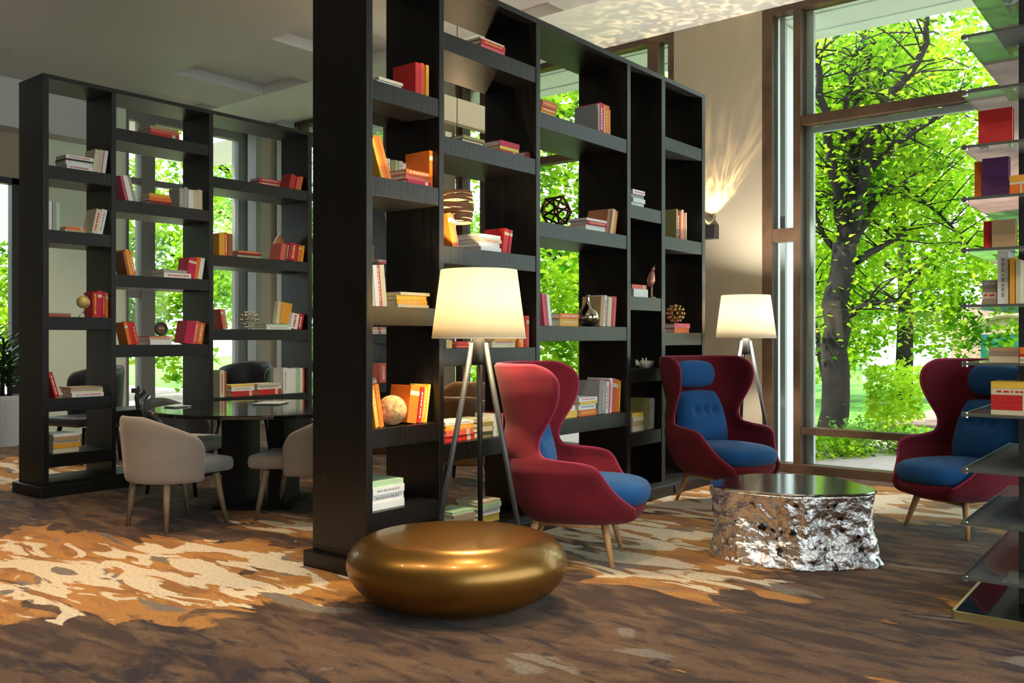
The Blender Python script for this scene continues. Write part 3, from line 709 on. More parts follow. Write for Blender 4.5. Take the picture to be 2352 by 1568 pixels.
# round clock-like knot on boxes
p = onshelf(L_, 2, 1.225, 370, .10) + Vector((0, 0, .081)); e = empty('round_clock', p); tag(e, 'small round black clock on pale books in rear bookcase second bay', 'clock')
MB().tube([(.0, .052 * math.cos(a), .062 + .052 * math.sin(a)) for a in [2 * PI * k / 24 for k in range(24)]], .012, 8, closed=True).build('ring', BLACK, e, smooth=True)
MB().lathe([(.046, -.004), (.046, .004)], 24, M=Matrix.Translation((0, 0, .062)) @ Matrix.Rotation(PI / 2, 4, 'Y')).build('dial', mat('brown_dial', (.12, .05, .025), .4), e)
MB().sphere((.006, -.014, .066), .009, 10, 8).sphere((.006, .014, .066), .009, 10, 8).build('knob', mat('pale_knob', (.75, .55, .35), .4), e, smooth=True)
# carved leaf-shaped vase
p = onshelf(L_, 3, 2.07, 641, .30); b = MB()
prof = [(.04, 0), (.075, .05), (.09, .12), (.082, .19), (.05, .25), (.02, .285), (.008, .305)]
b.lathe(prof, 24, sx=.45)
e = empty('carved_wood_vase', p); tag(e, 'amber wooden leaf-shaped vase with pointed top in rear bookcase third bay', 'vase')
b.build('body', CARVED, e, smooth=True)
MB().tube([(.02, -r * 1.02, z) for r, z in prof], .008, 6).build('pale_rim', mat('pale_rim', (.8, .7, .6), .5), e, smooth=True)
# starburst
p = onshelf(L_, 3, 1.37, 574, .14); b = MB(); vs, es = icosphere(.085, 2)
for v in vs: b.tube([v * .1, v], .0018, 4); b.sphere(v, .010, 6, 4)
o = b.build('starburst_ball', mat('pale_brass', (.6, .5, .34), .3, metal=1), loc=p + Vector((0, 0, .096))); tag(o, 'openwork starburst ball of pale brass in rear bookcase third bay', 'sculpture')
# framed orange plaque standing on white books
p = onshelf(L_, 3, 1.37, 648, .10) + Vector((0, 0, .056)); e = empty('tilted_plaque', p); tag(e, 'cream and orange tilted plaque standing on white books in rear bookcase', 'plaque')
Mr = Matrix.Rotation(math.radians(-7), 4, 'X')
MB().box(-.05, 0, -.03, .10, .010, .225, Mr).build('orange_board', BMAT['gold'], e); MB().box(-.06, -.005, -.075, -.032, .0, .225, Mr).build('cream_board', BMAT['cream'], e)
# small abstract black figure on the second bay's lowest shelf (rear)
p = onshelf(L_, 2, .66, 325, .12); e = empty('abstract_figure', p); tag(e, 'jagged black and chrome abstract figure on low shelf of rear bookcase', 'sculpture')
b = MB(); b.tube([(0, -.03, 0), (0, -.045, .1), (0, -.03, .2)], [.018, .02, .008], 6); b.tube([(0, -.045, .08), (0, .03, .14), (0, .02, .17)], [.02, .016, .006], 6); b.box(-.03, .03, -.08, -.03, .14, .18)
b.build('black_limb', BLACK, e)
b = MB(); b.tube([(0, 0, 0), (0, .04, .06), (0, .08, .11)], [.016, .02, .012], 6); b.sphere((0, .07, .05), .03, 10, 8); b.tube([(0, -.04, .02), (0, .08, .02)], .012, 6)
b.build('chrome_limb', CHROME, e)

# ================================================================== ARMCHAIRS
def make_armchair(loc, rz, label):
    e = empty('wing_armchair', loc, rz); tag(e, label, 'armchair', 'crimson wing armchairs')
    YF = [(.24, .28), (.26, .36), (.285, .40), (.31, .40), (.34, .36), (.38, .31), (.43, .262), (.49, .222), (.54, .195), (.575, .16), (.593, .09), (.599, .0), (.604, -.07), (.615, -.125), (.65, -.155), (.72, -.155), (.79, -.115), (.86, -.07), (.93, -.04), (1.0, -.03), (1.05, -.04), (1.085, -.065), (1.11, -.10), (1.135, -.17)]
    YB = [(.24, -.24), (.32, -.31), (.45, -.345), (.6, -.355), (.8, -.375), (1.0, -.41), (1.14, -.445)]
    WD = [(.24, .22), (.28, .30), (.34, .335), (.46, .365), (.54, .385), (.60, .372), (.64, .345), (.72, .325), (.85, .34), (.98, .365), (1.08, .36), (1.14, .345)]
    zs = [.24, .26, .28, .32, .37, .42, .46, .49, .52, .54, .558, .572, .584, .592, .598, .602, .607, .615, .63, .655, .69, .73, .78, .83, .88, .93, .98, 1.02, 1.05, 1.075, 1.095, 1.112, 1.125, 1.135]
    n = 15; v = []; f = []
    for z in zs:
        yf, yb, w_ = lerp_tab(YF, z), lerp_tab(YB, z), lerp_tab(WD, z)
        half = []
        rc = min(.24, w_ * .8)
        for i in range(n + 1):   # from front edge to back centre
            t = i / n
            # path: straight side, quarter-ellipse corner, straight back
            s_len = max(.001, yf - (yb + rc)) if yf > yb + rc else .001
            c_len = rc * PI / 2; b_len = w_ - rc; tot = s_len + c_len + b_len; d = t * tot
            if d < s_len: x, y = w_, yf - d
            elif d < s_len + c_len:
                a = (d - s_len) / rc; x = w_ - rc + rc * math.cos(a); y = min(yf, yb + rc) - rc * math.sin(a)
            else: x = w_ - rc - (d - s_len - c_len); y = yb
            # slight flare of wings outwards towards the front edge
            if z > .62: x += .02 * (1 - t) * min(1, (z - .62) / .2)
            if z < .62: x -= max(0, y - .15) * .38 * (1 if z < .6 else 0)
            if z < .5 and y > .06:
                bx_ = .335 * max(0.02, 1 - min(.999, (y - .05) / .40) ** 2.67) ** .375; k_ = min(1, max(0, (.50 - z) / .16)); x = min(x, bx_ * k_ + x * (1 - k_))
            half.append((x, y, z))
        row = half + [(-x, y, z2) for x, y, z2 in reversed(half[:-1])]
        v += row
    m = 2 * n + 1
    for i in range(len(zs) - 1):
        for k in range(m - 1): f.append((i * m + k, i * m + k + 1, (i + 1) * m + k + 1, (i + 1) * m + k))
    b = MB(); b.add(v, f); 
    b.build('shell', CRIM, e, smooth=True, solid=.036, subsurf=1, so=0)
    # piping along the free edge
    edge = [Vector(v[i * m]) for i in range(3, len(zs))] + [Vector(v[(len(zs) - 1) * m + k]) for k in range(1, m)] + [Vector(v[i * m + m - 1]) for i in range(len(zs) - 2, 2, -1)]
    MB().tube(edge, .0085, 8).build('piping', PIPE, e, smooth=True, subsurf=1)
    # closed lower bowl with front lip
    def ring(sw, z, yc=.05, lw=.30, ly=.36):
        r = []
        for k in range(32):
            a = 2 * PI * k / 32; cx_, sx_ = math.cos(a), math.sin(a)
            x = lw * sw * abs(cx_) ** .75 * (1 if cx_ > 0 else -1); y = yc + ly * sw * abs(sx_) ** .75 * (1 if sx_ > 0 else -1)
            r.append((x, y, z))
        return r
    v = []; f = []
    rings = [(.60, .232), (.86, .236), (.97, .258), (1.03, .30), (1.045, .335), (1.01, .345), (.96, .335)]
    for s_, z in rings: v += ring(s_, z)
    for i in range(len(rings) - 1):
        for k in range(32): f.append((i * 32 + k, i * 32 + (k + 1) % 32, (i + 1) * 32 + (k + 1) % 32, (i + 1) * 32 + k))
    f.append(tuple(range(31, -1, -1))); f.append(tuple((len(rings) - 1) * 32 + k for k in range(32)))
    MB().add(v, f).build('seat_bowl', CRIM, e, smooth=True, subsurf=1)
    # seat cushion
    v = []; f = []; rings = [(.80, .325), (.98, .335), (1.04, .37), (1.045, .41), (1.0, .445), (.85, .468), (.5, .48)]
    for s_, z in rings: v += [(x * .96, y + .025, z2) for x, y, z2 in ring(s_, z)]
    for i in range(len(rings) - 1):
        for k in range(32): f.append((i * 32 + k, i * 32 + (k + 1) % 32, (i + 1) * 32 + (k + 1) % 32, (i + 1) * 32 + k))
    f.append(tuple(range(31, -1, -1))); f.append(tuple((len(rings) - 1) * 32 + k for k in range(32)))
    MB().add(v, f).build('seat_cushion', BLUE, e, smooth=True, subsurf=1)
    # back cushion with three button dimples
    def pad(w0, w1, H, T, nx=22, nz=22, btn=(), sq_=.34):
        v = []; f = []
        for side in (1, -1):
            for j in range(nz + 1):
                for i in range(nx + 1):
                    u = i / nx * 2 - 1; q = j / nz * 2 - 1
                    # squircle mapping
                    x = u * math.sqrt(1 - q * q * sq_); zz = q * math.sqrt(1 - u * u * sq_)
                    wd = w0 + (w1 - w0) * j / nz
                    edge_ = max(0, (1 - abs(u) ** 3.2) * (1 - abs(q) ** 3.2)) ** .5
                    t = T * edge_
                    if side > 0:
                        for bx, bz in btn: t -= .048 * math.exp(-(((x * wd - bx) ** 2 + ((zz + 1) / 2 * H - bz) ** 2) / .0011))
                    v.append((x * wd, side * t * (1 if side > 0 else .35), (zz + 1) / 2 * H))
        s1 = (nx + 1) * (nz + 1)
        for j in range(nz):
            for i in range(nx):
                a = j * (nx + 1) + i
                f.append((a, a + nx + 1, a + nx + 2, a + 1)); f.append((s1 + a, s1 + a + 1, s1 + a + nx + 2, s1 + a + nx + 1))
        bd = [i for i in range(nx + 1)] + [(j) * (nx + 1) + nx for j in range(1, nz + 1)] + [nz * (nx + 1) + i for i in range(nx - 1, -1, -1)] + [j * (nx + 1) for j in range(nz - 1, 0, -1)]
        for k in range(len(bd)):
            a, c = bd[k], bd[(k + 1) % len(bd)]; f.append((a, c, s1 + c, s1 + a))
        return v, f
    btn = [(-.09, .27), (0, .275), (.09, .27)]
    v, f = pad(.28, .22, .45, .095, btn=btn, sq_=.16)
    Mc = Matrix.Translation((0, -.185, .43)) @ Matrix.Rotation(math.radians(13), 4, 'X')
    MB().add(v, f, Mc).build('back_cushion', BLUE, e, smooth=True, subsurf=1)
    bb = MB()
    for bx, bz in btn: bb.sphere(Mc @ Vector((bx, .040, bz)), .013, 10, 8)
    bb.build('cushion_button', BTN, e, smooth=True)
    v, f = pad(.225, .225, .225, .075)
    MB().add(v, f, Matrix.Translation((0, -.30, .885)) @ Matrix.Rotation(math.radians(9), 4, 'X')).build('headrest', BLUE, e, smooth=True, subsurf=1)
    # legs and under frame
    fr = MB()
    fr.tube([(-.19, .2, .215), (.19, .2, .215)], .016, 8); fr.tube([(-.16, -.2, .215), (.16, -.2, .215)], .016, 8); fr.tube([(-.19, .2, .215), (-.16, -.2, .215)], .016, 8); fr.tube([(.19, .2, .215), (.16, -.2, .215)], .016, 8)
    fr.build('leg_frame', OAK, e, smooth=True)
    for sx_, sy_ in ((-1, 1), (1, 1), (-1, -1), (1, -1)):
        top = Vector((sx_ * (.19 if sy_ > 0 else .16), sy_ * .2, .225)); bot = Vector((sx_ * (.25 if sy_ > 0 else .21), sy_ * (.25 if sy_ > 0 else .28), 0.0))
        MB().tube([top, top.lerp(bot, .3), bot], [.023, .021, .0125], 12).build('leg', OAK, e, smooth=True)
    return e
make_armchair(D(1320, 5.32), face(1, -.22), 'crimson wing armchair seen from its side beside the near floor lamp')
make_armchair(D(1656, 7.0), face(.6, -1), 'crimson wing armchair with blue cushions facing out beside far bookcase end')
make_armchair(D(2212, 6.02), face(-1, -.42), 'crimson wing armchair partly hidden by the glass shelf tower')

# ================================================================== TABLES
# golden pebble
pc = D(1050, 4.30)
prof = [(.16, 0), (.30, .012), (.42, .06), (.50, .125), (.535, .20), (.525, .262), (.485, .310), (.43, .338), (.40, .345), (.37, .3475), (.2, .350), (.02, .3505)]
o = MB().lathe(prof, 64, 1.0, .84).build('pebble_table', GOLDP, loc=pc, smooth=True, subsurf=1, rot=(0, 0, YAW)); tag(o, 'low glossy antique-gold pebble-shaped table on the carpet in foreground', 'coffee table')
# silver trunk
tcn = D(1817, 5.33); e = empty('tree_stump_table', tcn); tag(e, 'silver cast tree-stump table with polished top between the crimson armchairs', 'coffee table')
from mathutils import noise as mn
n = 160; rows = 48; v = []; f = []
def outline(a): return .405 + .03 * math.sin(2 * a + .6) + .026 * math.sin(3 * a + 2) + .018 * math.sin(5 * a + 1)
for j in range(rows + 1):
    t = j / rows; z = .405 * t
    for k in range(n):
        a = 2 * PI * k / n; base = outline(a)
        flare = .012 * (1 - t) ** 2 - .030 * math.sin(PI * t) + .01
        ridge = .032 * mn.noise(Vector((math.cos(a) * 2.1, math.sin(a) * 2.1, z * 3.0))) + .014 * mn.noise(Vector((math.cos(a) * 3.6 + 4, math.sin(a) * 3.6, z * 9))) + .014 * mn.noise(Vector((math.cos(a) * 9, math.sin(a) * 9, z * 20))) + .007 * mn.noise(Vector((math.cos(a) * 22, math.sin(a) * 22, z * 50)))
        ft = .02 * (1 - t) ** 3 * max(0, math.sin(4 * a + 1.1))
        r = base + flare + ridge * 1.0 * min(1, (1 - t) * 6 + .15) + ft
        v.append((r * math.cos(a), r * math.sin(a), z))
for j in range(rows):
    for k in range(n): f.append((j * n + k, j * n + (k + 1) % n, (j + 1) * n + (k + 1) % n, (j + 1) * n + k))
f.append(tuple(range(n - 1, -1, -1))); f.append(tuple(rows * n + k for k in range(n)))
MB().add(v, f).build('trunk_base', SILV, e, smooth=True)
top = MB(); vv = []
for z, s in ((.405, 1.0), (.415, 1.012), (.422, 1.0)):
    for k in range(n):
        a = 2 * PI * k / n; r = outline(a) * s * 1.02 + .006 * mn.noise(Vector((math.cos(a) * 7, math.sin(a) * 7, 0))); vv.append((r * math.cos(a), r * math.sin(a), z))
ff = []
for j in range(2):
    for k in range(n): ff.append((j * n + k, j * n + (k + 1) % n, (j + 1) * n + (k + 1) % n, (j + 1) * n + k))
ff.append(tuple(2 * n + k for k in range(n))); ff.append(tuple(range(n - 1, -1, -1)))
top.add(vv, ff).build('table_top', SILTOP, e)
# round black dining table
tp = D(606, 7.0); e = empty('round_dining_table', tp, YAW); tag(e, 'round glossy black dining table on slab pedestal behind front bookcase', 'dining table')
MB().lathe([(.78, .715), (.83, .722), (.835, .745), (.825, .75)], 72).build('tabletop', TABLEB, e, bevel=.002)
MB().box(-.25, -.10, -.25, .25, .03, .715).build('pedestal_slab', mat('black_satin', (.006, .005, .005), .6, spec=.25), e, bevel=.004)
MB().box(.10, .22, -.25, .25, .03, .715).build('pedestal_slab', MATS['black_satin'], e, bevel=.004)
MB().box(-.30, .28, -.30, .30, 0, .03).build('base', MATS['black_satin'], e)
def papers(px, d, z, rz, lab, w_=.21, h_=.29):
    o = MB().box(-w_ / 2, w_ / 2, -h_ / 2, h_ / 2, 0, .006).box(-w_ / 2 + .01, w_ / 2 + .02, -h_ / 2 - .02, h_ / 2 - .03, .006, .010).build('magazine', mat('magazine_paper', (.6, .62, .6), .3), loc=D(px, d, z), rot=(0, 0, rz)); tag(o, lab, 'magazine')
papers(622, 7.35, .751, .6, 'open white magazine lying on the black dining table, farther right'); papers(408, 7.0, .751, .2, 'small pale papers lying at left edge of black dining table', .12, .16)

# ================================================================== DINING CHAIRS
def dining_chair(loc, rz, label, name='dining_chair', fab=TAUPE, seat=None, leg=TLEG, H=.775, arm=.60, R=.285, group='chairs around the dining table', seath=.46):
    e = empty(name, loc, rz); tag(e, label, 'chair', group)
    seat = seat or fab; n = 26; rows = 7; v = []; f = []; amax = math.radians(100)
    for j in range(rows):
        t = j / (rows - 1)
        for i in range(n + 1):
            a = -amax + 2 * amax * i / n; q = abs(a) / amax
            zt = H - (H - arm) * max(0, (q - .22) / .78) ** 1.15 if q > .22 else H
            if q > .9: zt -= .07 * ((q - .9) / .1) ** 2
            z0 = seath - .14; z = z0 + (zt - z0) * t
            r = R + .045 * t * (1 - .6 * q); v.append((r * math.sin(a) * .98, -r * math.cos(a) * 1.0 - .01, z))
    for j in range(rows - 1):
        for i in range(n): a = j * (n + 1) + i; f.append((a, a + 1, a + n + 2, a + n + 1))
    MB().add(v, f).build('backrest', fab, e, smooth=True, solid=.042, subsurf=1)
    s = MB(); s.box(-.235, .235, -.22, .33, seath - .10, seath)
    s.build('seat', seat, e, smooth=True, bevel=.035, bseg=4)
    for sx_, sy_ in ((-1, 1), (1, 1), (-1, -1), (1, -1)):
        top_ = Vector((sx_ * .19, sy_ * .19 + .01, seath - .11)); bot = Vector((sx_ * .225, sy_ * .235 + .03, 0))
        MB().tube([top_, bot], [.026, .014], 10).build('leg', leg, e, smooth=True)
    return e
def CF(lat, d): return Vector((lat * CA - d * SA, lat * SA + d * CA, 0))
dining_chair(CF(-2.33, 6.18), face(.72, 1), 'taupe fabric tub chair seen from behind, left side of dining table', seat=GREYF)
dining_chair(CF(-1.52, 6.52), face(-1, .12), 'taupe fabric tub chair half hidden by the front bookcase end panel', )
dining_chair(CF(-2.75, 7.55), face(1, -.3), 'light grey tub chair tucked behind the dining table, far left', seat=mat('pale_fabric', (.5, .48, .43), .9), fab=DGREY, leg=BLACK)
dining_chair(D(558, 10.3), face(-.2, -1), 'dark grey chair beyond the rear bookcase, behind the white books', 'side_chair', DGREY, leg=BLACK, H=1.02, arm=.93, seath=.48, group='dark chairs beyond the rear bookcase')
dining_chair(D(205, 9.4), face(-.5, -1), 'dark grey chair seen through nearest bay of rear bookcase', 'side_chair', DGREY, leg=BLACK, H=1.0, arm=.9, seath=.48, group='dark chairs beyond the rear bookcase')
dining_chair(D(1072, 6.9), face(.15, 1), 'tan leather chair seen through second bay of front bookcase', 'leather_chair', LEATH, leg=BLACK, H=.86, arm=.66, seath=.48, group='chairs behind the front bookcase')
dining_chair(D(1088, 7.95), face(.1, 1), 'tan leather chair farther back, peeking over the nearer leather one', 'leather_chair', LEATH, leg=BLACK, H=.92, arm=.7, seath=.48, group='chairs behind the front bookcase')
dining_chair(D(880, 7.7), face(-.3, 1), 'brown leather chair glimpsed low through nearest bay of front bookcase', 'leather_chair', LEATH, leg=BLACK, H=.72, arm=.62, seath=.46, group='chairs behind the front bookcase')

# ================================================================== FLOOR LAMPS
def floor_lamp(loc, rz, label, watts, col):
    e = empty('floor_lamp', loc, rz); tag(e, label, 'floor lamp', 'tripod floor lamps')
    s = MB(); s.lathe([(.262, 1.285), (.212, 1.665)], 64, capb=False, capt=False)
    s.build('lamp_shade', SHADE, e, smooth=True, solid=.003)
    MB().tube([(.262 * math.cos(a), .262 * math.sin(a), 1.287) for a in [2 * PI * k / 64 for k in range(64)]], .003, 6, closed=True).build('shade_rim', mat('shade_tape', (.8, .74, .6), .8), e)
    MB().lathe([(.032, 1.14), (.038, 1.16), (.038, 1.27), (.02, 1.29), (.012, 1.38)], 20).build('hub', BLACK, e, smooth=True)
    for k, a in enumerate((math.radians(192), math.radians(-12), math.radians(90))):
        t = Vector((.035 * math.cos(a), .035 * math.sin(a), 1.26)); bt = Vector((.27 * math.cos(a), .27 * math.sin(a), 0))
        MB().tube([t, bt], [.0165, .0145], 10).build('leg', LITBLACK if k < 2 else BLACK, e, smooth=True)  # left and right legs coloured as lit, third leg plain black
    MB().sphere((0, 0, 1.47), .035, 16, 12).build('bulb', mat('bulb_glow', (1, .9, .7), .5, emit=(1, .75, .4), estr=6), e, smooth=True)
    li = bpy.data.lights.new('lamp_bulb', 'POINT'); li.energy = watts; li.color = col; li.shadow_soft_size = .06
    lo = bpy.data.objects.new('lamp_bulb', li); COL.objects.link(lo); lo.parent = e; lo.location = (0, 0, 1.53)
    return e
floor_lamp(D(1100, 5.0), YAW, 'near tripod floor lamp with glowing cream shade before front bookcase', 50, (1, .80, .48))
floor_lamp(D(1713, 7.98), YAW, 'far tripod floor lamp with white shade beside the big window', 95, (1, .95, .86))

# ================================================================== WALL SCONCE
sx0 = XY(1637, YW); e = empty('wall_sconce', (sx0, YW, 2.2)); tag(e, 'small black wall sconce throwing light up cream wall by bookcase', 'wall lamp')
zs_ = CH + (775 - 533) * 9.0 / FPX - 2.2
MB().box(-.07, .07, -.10, 0, zs_ - .07, zs_ + .07).build('base_block', BLACK, e, bevel=.005)
MB().lathe([(.03, zs_ + .075), (.065, zs_ + .13), (.075, zs_ + .19)], 20, capt=False, M=Matrix.Translation((0, -.08, 0))).build('glass_cup', glassmat('crystal', (1, .95, .85), 1, .1), e, smooth=True)
sp = bpy.data.lights.new('sconce_beam', 'SPOT'); sp.energy = 24; sp.color = (1, .72, .38); sp.spot_size = math.radians(95); sp.spot_blend = .6; sp.shadow_soft_size = .01
sp.use_nodes = True; snt = sp.node_tree; em = snt.nodes['Emission']
g = snt.nodes.new('ShaderNodeTexCoord'); mp = snt.nodes.new('ShaderNodeMapping'); mp.inputs['Scale'].default_value = (9, 9, 1.6)
nz = snt.nodes.new('ShaderNodeTexNoise'); nz.inputs['Scale'].default_value = 1.6; nz.inputs['Detail'].default_value = 1; nz.inputs['Distortion'].default_value = 1.5
rp = snt.nodes.new('ShaderNodeMapRange'); rp.inputs[1].default_value = .46; rp.inputs[2].default_value = .72; rp.inputs[3].default_value = .35; rp.inputs[4].default_value = 4
snt.links.new(g.outputs['Normal'], mp.inputs[0]); snt.links.new(mp.outputs[0], nz.inputs['Vector']); snt.links.new(nz.outputs['Fac'], rp.inputs[0]); snt.links.new(rp.outputs[0], em.inputs['Strength'])
so = bpy.data.objects.new('sconce_beam', sp); COL.objects.link(so); so.parent = e; so.location = (0, -.10, zs_ + .12); so.rotation_euler = (math.radians(180 - 8), 0, 0)

# ================================================================== PENDANT LAMPS (wood strips) behind the bookcase
def pendant(px, d, zc, r, lab):
    e = empty('pendant_lamp', D(px, d, zc)); tag(e, lab, 'pendant lamp', 'wood strip pendant lamps')
    b = MB(); R = random.Random(int(px))
    for k in range(9):
        z = -r + 2 * r * k / 8; tl = R.uniform(-.12, .12); rr = r * (1.0 - .12 * abs(k - 4) / 4)
        ring = [(rr * math.cos(a), rr * math.sin(a), z * .8 + math.sin(a + k) * tl * r) for a in [2 * PI * q / 28 for q in range(28)]]
        v = []; f = []
        for p_ in ring: v += [p_, (p_[0], p_[1], p_[2] + .028)]
        for q in range(28): f.append((2 * q, 2 * ((q + 1) % 28), 2 * ((q + 1) % 28) + 1, 2 * q + 1))
        b.add(v, f)
    b.build('veneer_shade', RATTAN, e, solid=.003)
    MB().tube([(0, 0, r * .5), (0, 0, ZC - zc)], .004, 6).build('cord', BLACK, e)
    li = bpy.data.lights.new('pendant_bulb', 'POINT'); li.energy = 12; li.color = (1, .75, .45); li.shadow_soft_size = .04
    lo = bpy.data.objects.new('pendant_bulb', li); COL.objects.link(lo); lo.parent = e
    return e
pendant(1050, 8.0, CH + 295 * 8.0 / FPX, .15, 'brown wood-strip pendant lamp seen through second bay of front bookcase')
pendant(905, 8.4, CH + 283 * 8.4 / FPX, .085, 'small wood pendant lamp glimpsed through nearest bay of front bookcase')

# ================================================================== POTTED PLANT
pp = D(8, 10.75); e = empty('potted_plant', pp); tag(e, 'spiky green plant in tall white planter at far left edge', 'potted plant')
MB().lathe([(.20, 0), (.25, .55), (.25, .6), (.225, .6), (.22, .55)], 28, capt=True).build('planter', PLANTER, e, smooth=False)
MB().lathe([(.22, .56), (.01, .57)], 20).build('soil', mat('soil', (.03, .02, .015), 1), e)
b = MB(); RP = random.Random(9); cane = MB()
for c_ in range(9):
    bx, by = RP.uniform(-.12, .12), RP.uniform(-.12, .12); tz = RP.uniform(.9, 1.5); tx = bx + RP.uniform(-.1, .1)
    cane.tube([(bx, by, .55), (tx, by, tz)], [.018, .013], 7)
    for k in range(26):
        a = RP.uniform(0, 2 * PI); l = RP.uniform(.25, .45); up = RP.uniform(.1, .9); z0 = tz - RP.uniform(0, .25)
        dv = Vector((math.cos(a), math.sin(a), up)).normalized(); sd = dv.cross(Vector((0, 0, 1))).normalized() * .016; p0 = Vector((tx, by, z0)); p1 = p0 + dv * l * .55; p2 = p0 + dv * l + Vector((0, 0, -.14 * l))
        b.add([p0 - sd * .6, p0 + sd * .6, p1 + sd, p1 - sd, p2], [(0, 1, 2, 3), (3, 2, 4)])
b.build('leaves', LEAFD, e); cane.build('stem', TRUNKM, e, smooth=True)

# ================================================================== GLASS SHELF TOWER
TX, TY = -1.0, 4.482
tw_ = empty('glass_shelf_tower', (TX, TY, 0), math.radians(1.2)); tag(tw_, 'glass shelf tower with dark metal column at right edge', 'shelf')
TZ = [.198, .446, .688, .942, 1.175, 1.439, 1.693, 1.926, 2.164, 2.412, 2.667, 2.915, 3.16]
MB().box(0, .78, 0, 1.35, 0, .035).build('base_plate', mat('black_glass_plate', (.01, .014, .013), .06), tw_, bevel=.002)
MB().box(-.012, .0, -.012, 1.35, 0, .037).box(-.012, .78, -.012, 0, 0, .037).build('brass_trim', mat('satin_brass', (.62, .5, .22), .35, metal=.8), tw_)
MB().box(.215, .58, .30, 1.05, .035, ZC).build('column', mat('graphite_panel', (.055, .052, .05), .5, var=.2, vscale=3), tw_, bevel=.003)
for z in TZ:
    MB().box(.03, .215, 0, 1.3, z - .010, z).box(.215, .58, 0, .30, z - .010, z).box(.58, .75, 0, 1.3, z - .010, z).build('glass_shelf', SHELFG, tw_)
    MB().box(.027, .75, -.004, 0, z - .011, z + .001).box(.027, .03, -.004, 1.3, z - .011, z + .001).build('shelf_edge', mat('dark_edge', (.10, .11, .10), .25), tw_)
    MB().lathe([(.014, z - .018), (.014, z + .006)], 12, M=Matrix.Translation((.042, .012, 0))).build('corner_clip', CHROME, tw_)
def tower(z, items, flatp=False):
    pass
TB = []
def XT(px, Y): return XY(px, Y)
def tbook(px0, px1, Y, z, H, T, col, lab, kind='cover', band=None):
    """cover faces the camera side (-Y)"""
    x0, x1 = XT(px0, Y), XT(px1, Y)
    if kind == 'cover':   # cover parallel to X: thickness along Y; spine at left (-X side) -> rotate 180 about z
        o = book_mesh(x1 - x0, T, H, col); place(o, x0, Y + T, z + .001, (0, 0, PI))
    elif kind == 'spine':  # spine faces -Y
        o = book_mesh(.16, x1 - x0, H, col, band); place(o, x0, Y, z + .001, (0, 0, -PI / 2))
    tag(o, lab, 'book', 'books on the glass shelf tower')
def tflat(px0, px1, Y, z, items, labs):
    x0, x1 = XT(px0, Y), XT(px1, Y); zb = z + .001
    for (col, T), lab in zip(items, labs):
        o = book_mesh(.17, T - .0008, x1 - x0, col, autoband(col)); o.rotation_mode = 'XYZ'
        # spine -> -Y, height -> +X, thickness -> +Z
        Mr = Matrix(((0, 0, 1), (-1, 0, 0), (0, -1, 0)))   # columns: images of x,y,z axes -> x:(0,-1,0) y:(0,0,-1) z:(1,0,0)
        o.rotation_euler = Mr.to_euler(); o.location = (x0, Y, zb + T - .0008); zb += T
        tag(o, lab, 'book', 'books on the glass shelf tower')
tbook(2247, 2325, 4.60, 2.164, .175, .045, 'red', 'large bright red book high on the glass shelf tower')
tbook(2256, 2317, 4.60, 1.926, .19, .04, 'purple', 'purple book with cover showing on the glass shelf tower')
tbook(2238, 2254, 4.63, 1.926, .185, .1, 'orange', 'narrow orange book left of the purple one on glass tower', 'spine')
tflat(2319, 2352, 4.52, 1.926, [('orange', .045), ('cream', .012), ('gold', .03)], ['orange flat book under others right of the purple one, glass tower', 'thin cream flat book in the middle right of the purple one', 'gold flat book topmost right of the purple one, glass tower'])
tbook(2278, 2333, 4.60, 1.693, .135, .04, 'tan', 'tan book with cover showing on the glass shelf tower')
tbook(2259, 2276, 4.62, 1.693, .135, .1, 'red', 'narrow red book left of the tan one on glass tower', 'spine')
tbook(2291, 2316, 4.58, 1.439, .255, .1, 'white', 'tall white book with lettered spine on the glass tower', 'spine', ('grey', 'dots'))
tflat(2256, 2289, 4.60, 1.439, [('taupe', .03), ('cream', .03), ('taupe', .025), ('grey', .03)], ['taupe flat book, bottom of small stack left of tall white book', 'cream flat book, second in small stack left of tall white book', 'taupe flat book, third in small stack left of tall white book', 'grey flat book, top of small stack left of tall white book'])
tbook(2319, 2331, 4.56, 1.439, .21, .1, 'gold', 'gold book right of the tall white one on glass tower', 'spine')
tbook(2333, 2344, 4.56, 1.439, .20, .1, 'cream', 'cream book right of the gold one on glass tower', 'spine')
tflat(2272, 2340, 4.56, 1.175, [('cream', .03), ('taupe', .02), ('tan', .02)], ['cream flat book, bottom of stack on fifth glass shelf up', 'taupe flat book, middle of stack on fifth glass shelf up', 'tan flat book, top of stack on fifth glass shelf up'])
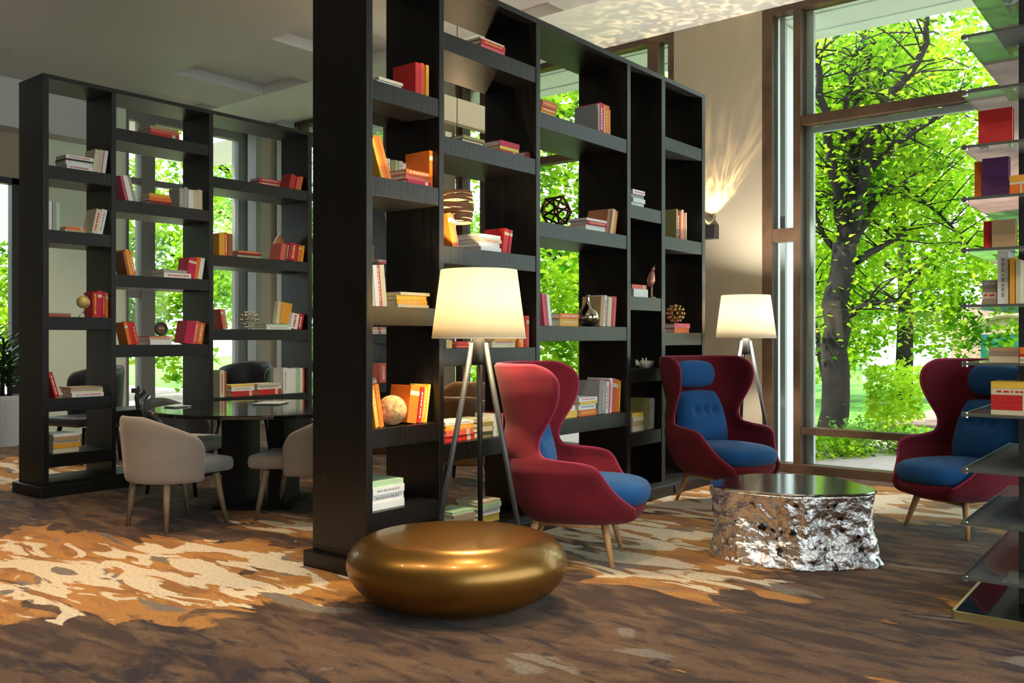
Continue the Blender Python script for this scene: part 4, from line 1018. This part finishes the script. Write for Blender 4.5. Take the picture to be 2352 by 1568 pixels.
tflat(2342, 2352, 4.50, 1.175, [('cream', .03), ('red', .012), ('orange', .03)], ['cream flat book at right frame edge, bottom under orange one', 'thin red flat book at right frame edge under orange one', 'small orange flat book at right frame edge'])
tflat(2276, 2375, 4.52, .942, [('cream', .022), ('red', .034), ('red', .034), ('cream', .03), ('yellow', .03)], ['cream flat book, lowest of the red and cream stack on glass tower', 'red lettered flat book, lower of two on glass tower', 'red lettered flat book, upper of two on glass tower', 'cream flat book resting on the two red ones, glass tower', 'pale yellow flat book topmost above the two red ones, glass tower'])

# ================================================================== ADDED FILL LAMPS: ceiling downlights put in to brighten the room
def downlight(x, y, watts, col, lab, size=.12, spread=110):
    e = empty('added_downlight', (x, y, ZC)); tag(e, lab, 'ceiling light', 'added ceiling downlights')
    MB().lathe([(.060, -.003), (.068, -.003), (.068, .0), (.060, .0)], 24, capb=False, capt=False).build('ring', CHROME, e)
    li = bpy.data.lights.new('downlight', 'SPOT'); li.energy = watts; li.color = col; li.spot_size = math.radians(spread); li.spot_blend = .8; li.shadow_soft_size = size
    lo = bpy.data.objects.new('downlight', li); COL.objects.link(lo); lo.parent = e; lo.location = (0, 0, -.02)
wp = P(-40, 1300)
downlight(wp.x, wp.y, 260, (1, .66, .34), 'warm recessed downlight over the orange carpet patches at far left', spread=50)
for x, y, lab in ((-1.5, 1.2, 'added fill downlight above the open carpet nearest the viewer'), (-3.2, .5, 'added fill downlight in front of the bookcase end panel, above open carpet'), (-4.6, -.2, 'added fill downlight farthest left above the open foreground carpet'), (-.4, 2.6, 'added fill downlight above carpet before the glass shelf tower'), (-2.1, 2.9, 'added fill downlight above the golden pebble table side of carpet')): downlight(x, y, 130, (1, .85, .66), lab)
for x, y, lab in ((-5.6, 4.2, 'added fill downlight above near side of the black dining table'), (-5.6, 5.6, 'added fill downlight above far side of the black dining table'), (-10.6, 4.2, 'added fill downlight over carpet behind the rear bookcase, toward the plant'), (-9.4, 6.5, 'added fill downlight over carpet behind rear bookcase, toward the window corner'), (-9.6, 3.0, 'added fill downlight over the pale carpet left of the rear bookcase')): downlight(x, y, 110, (1, .85, .66), lab)
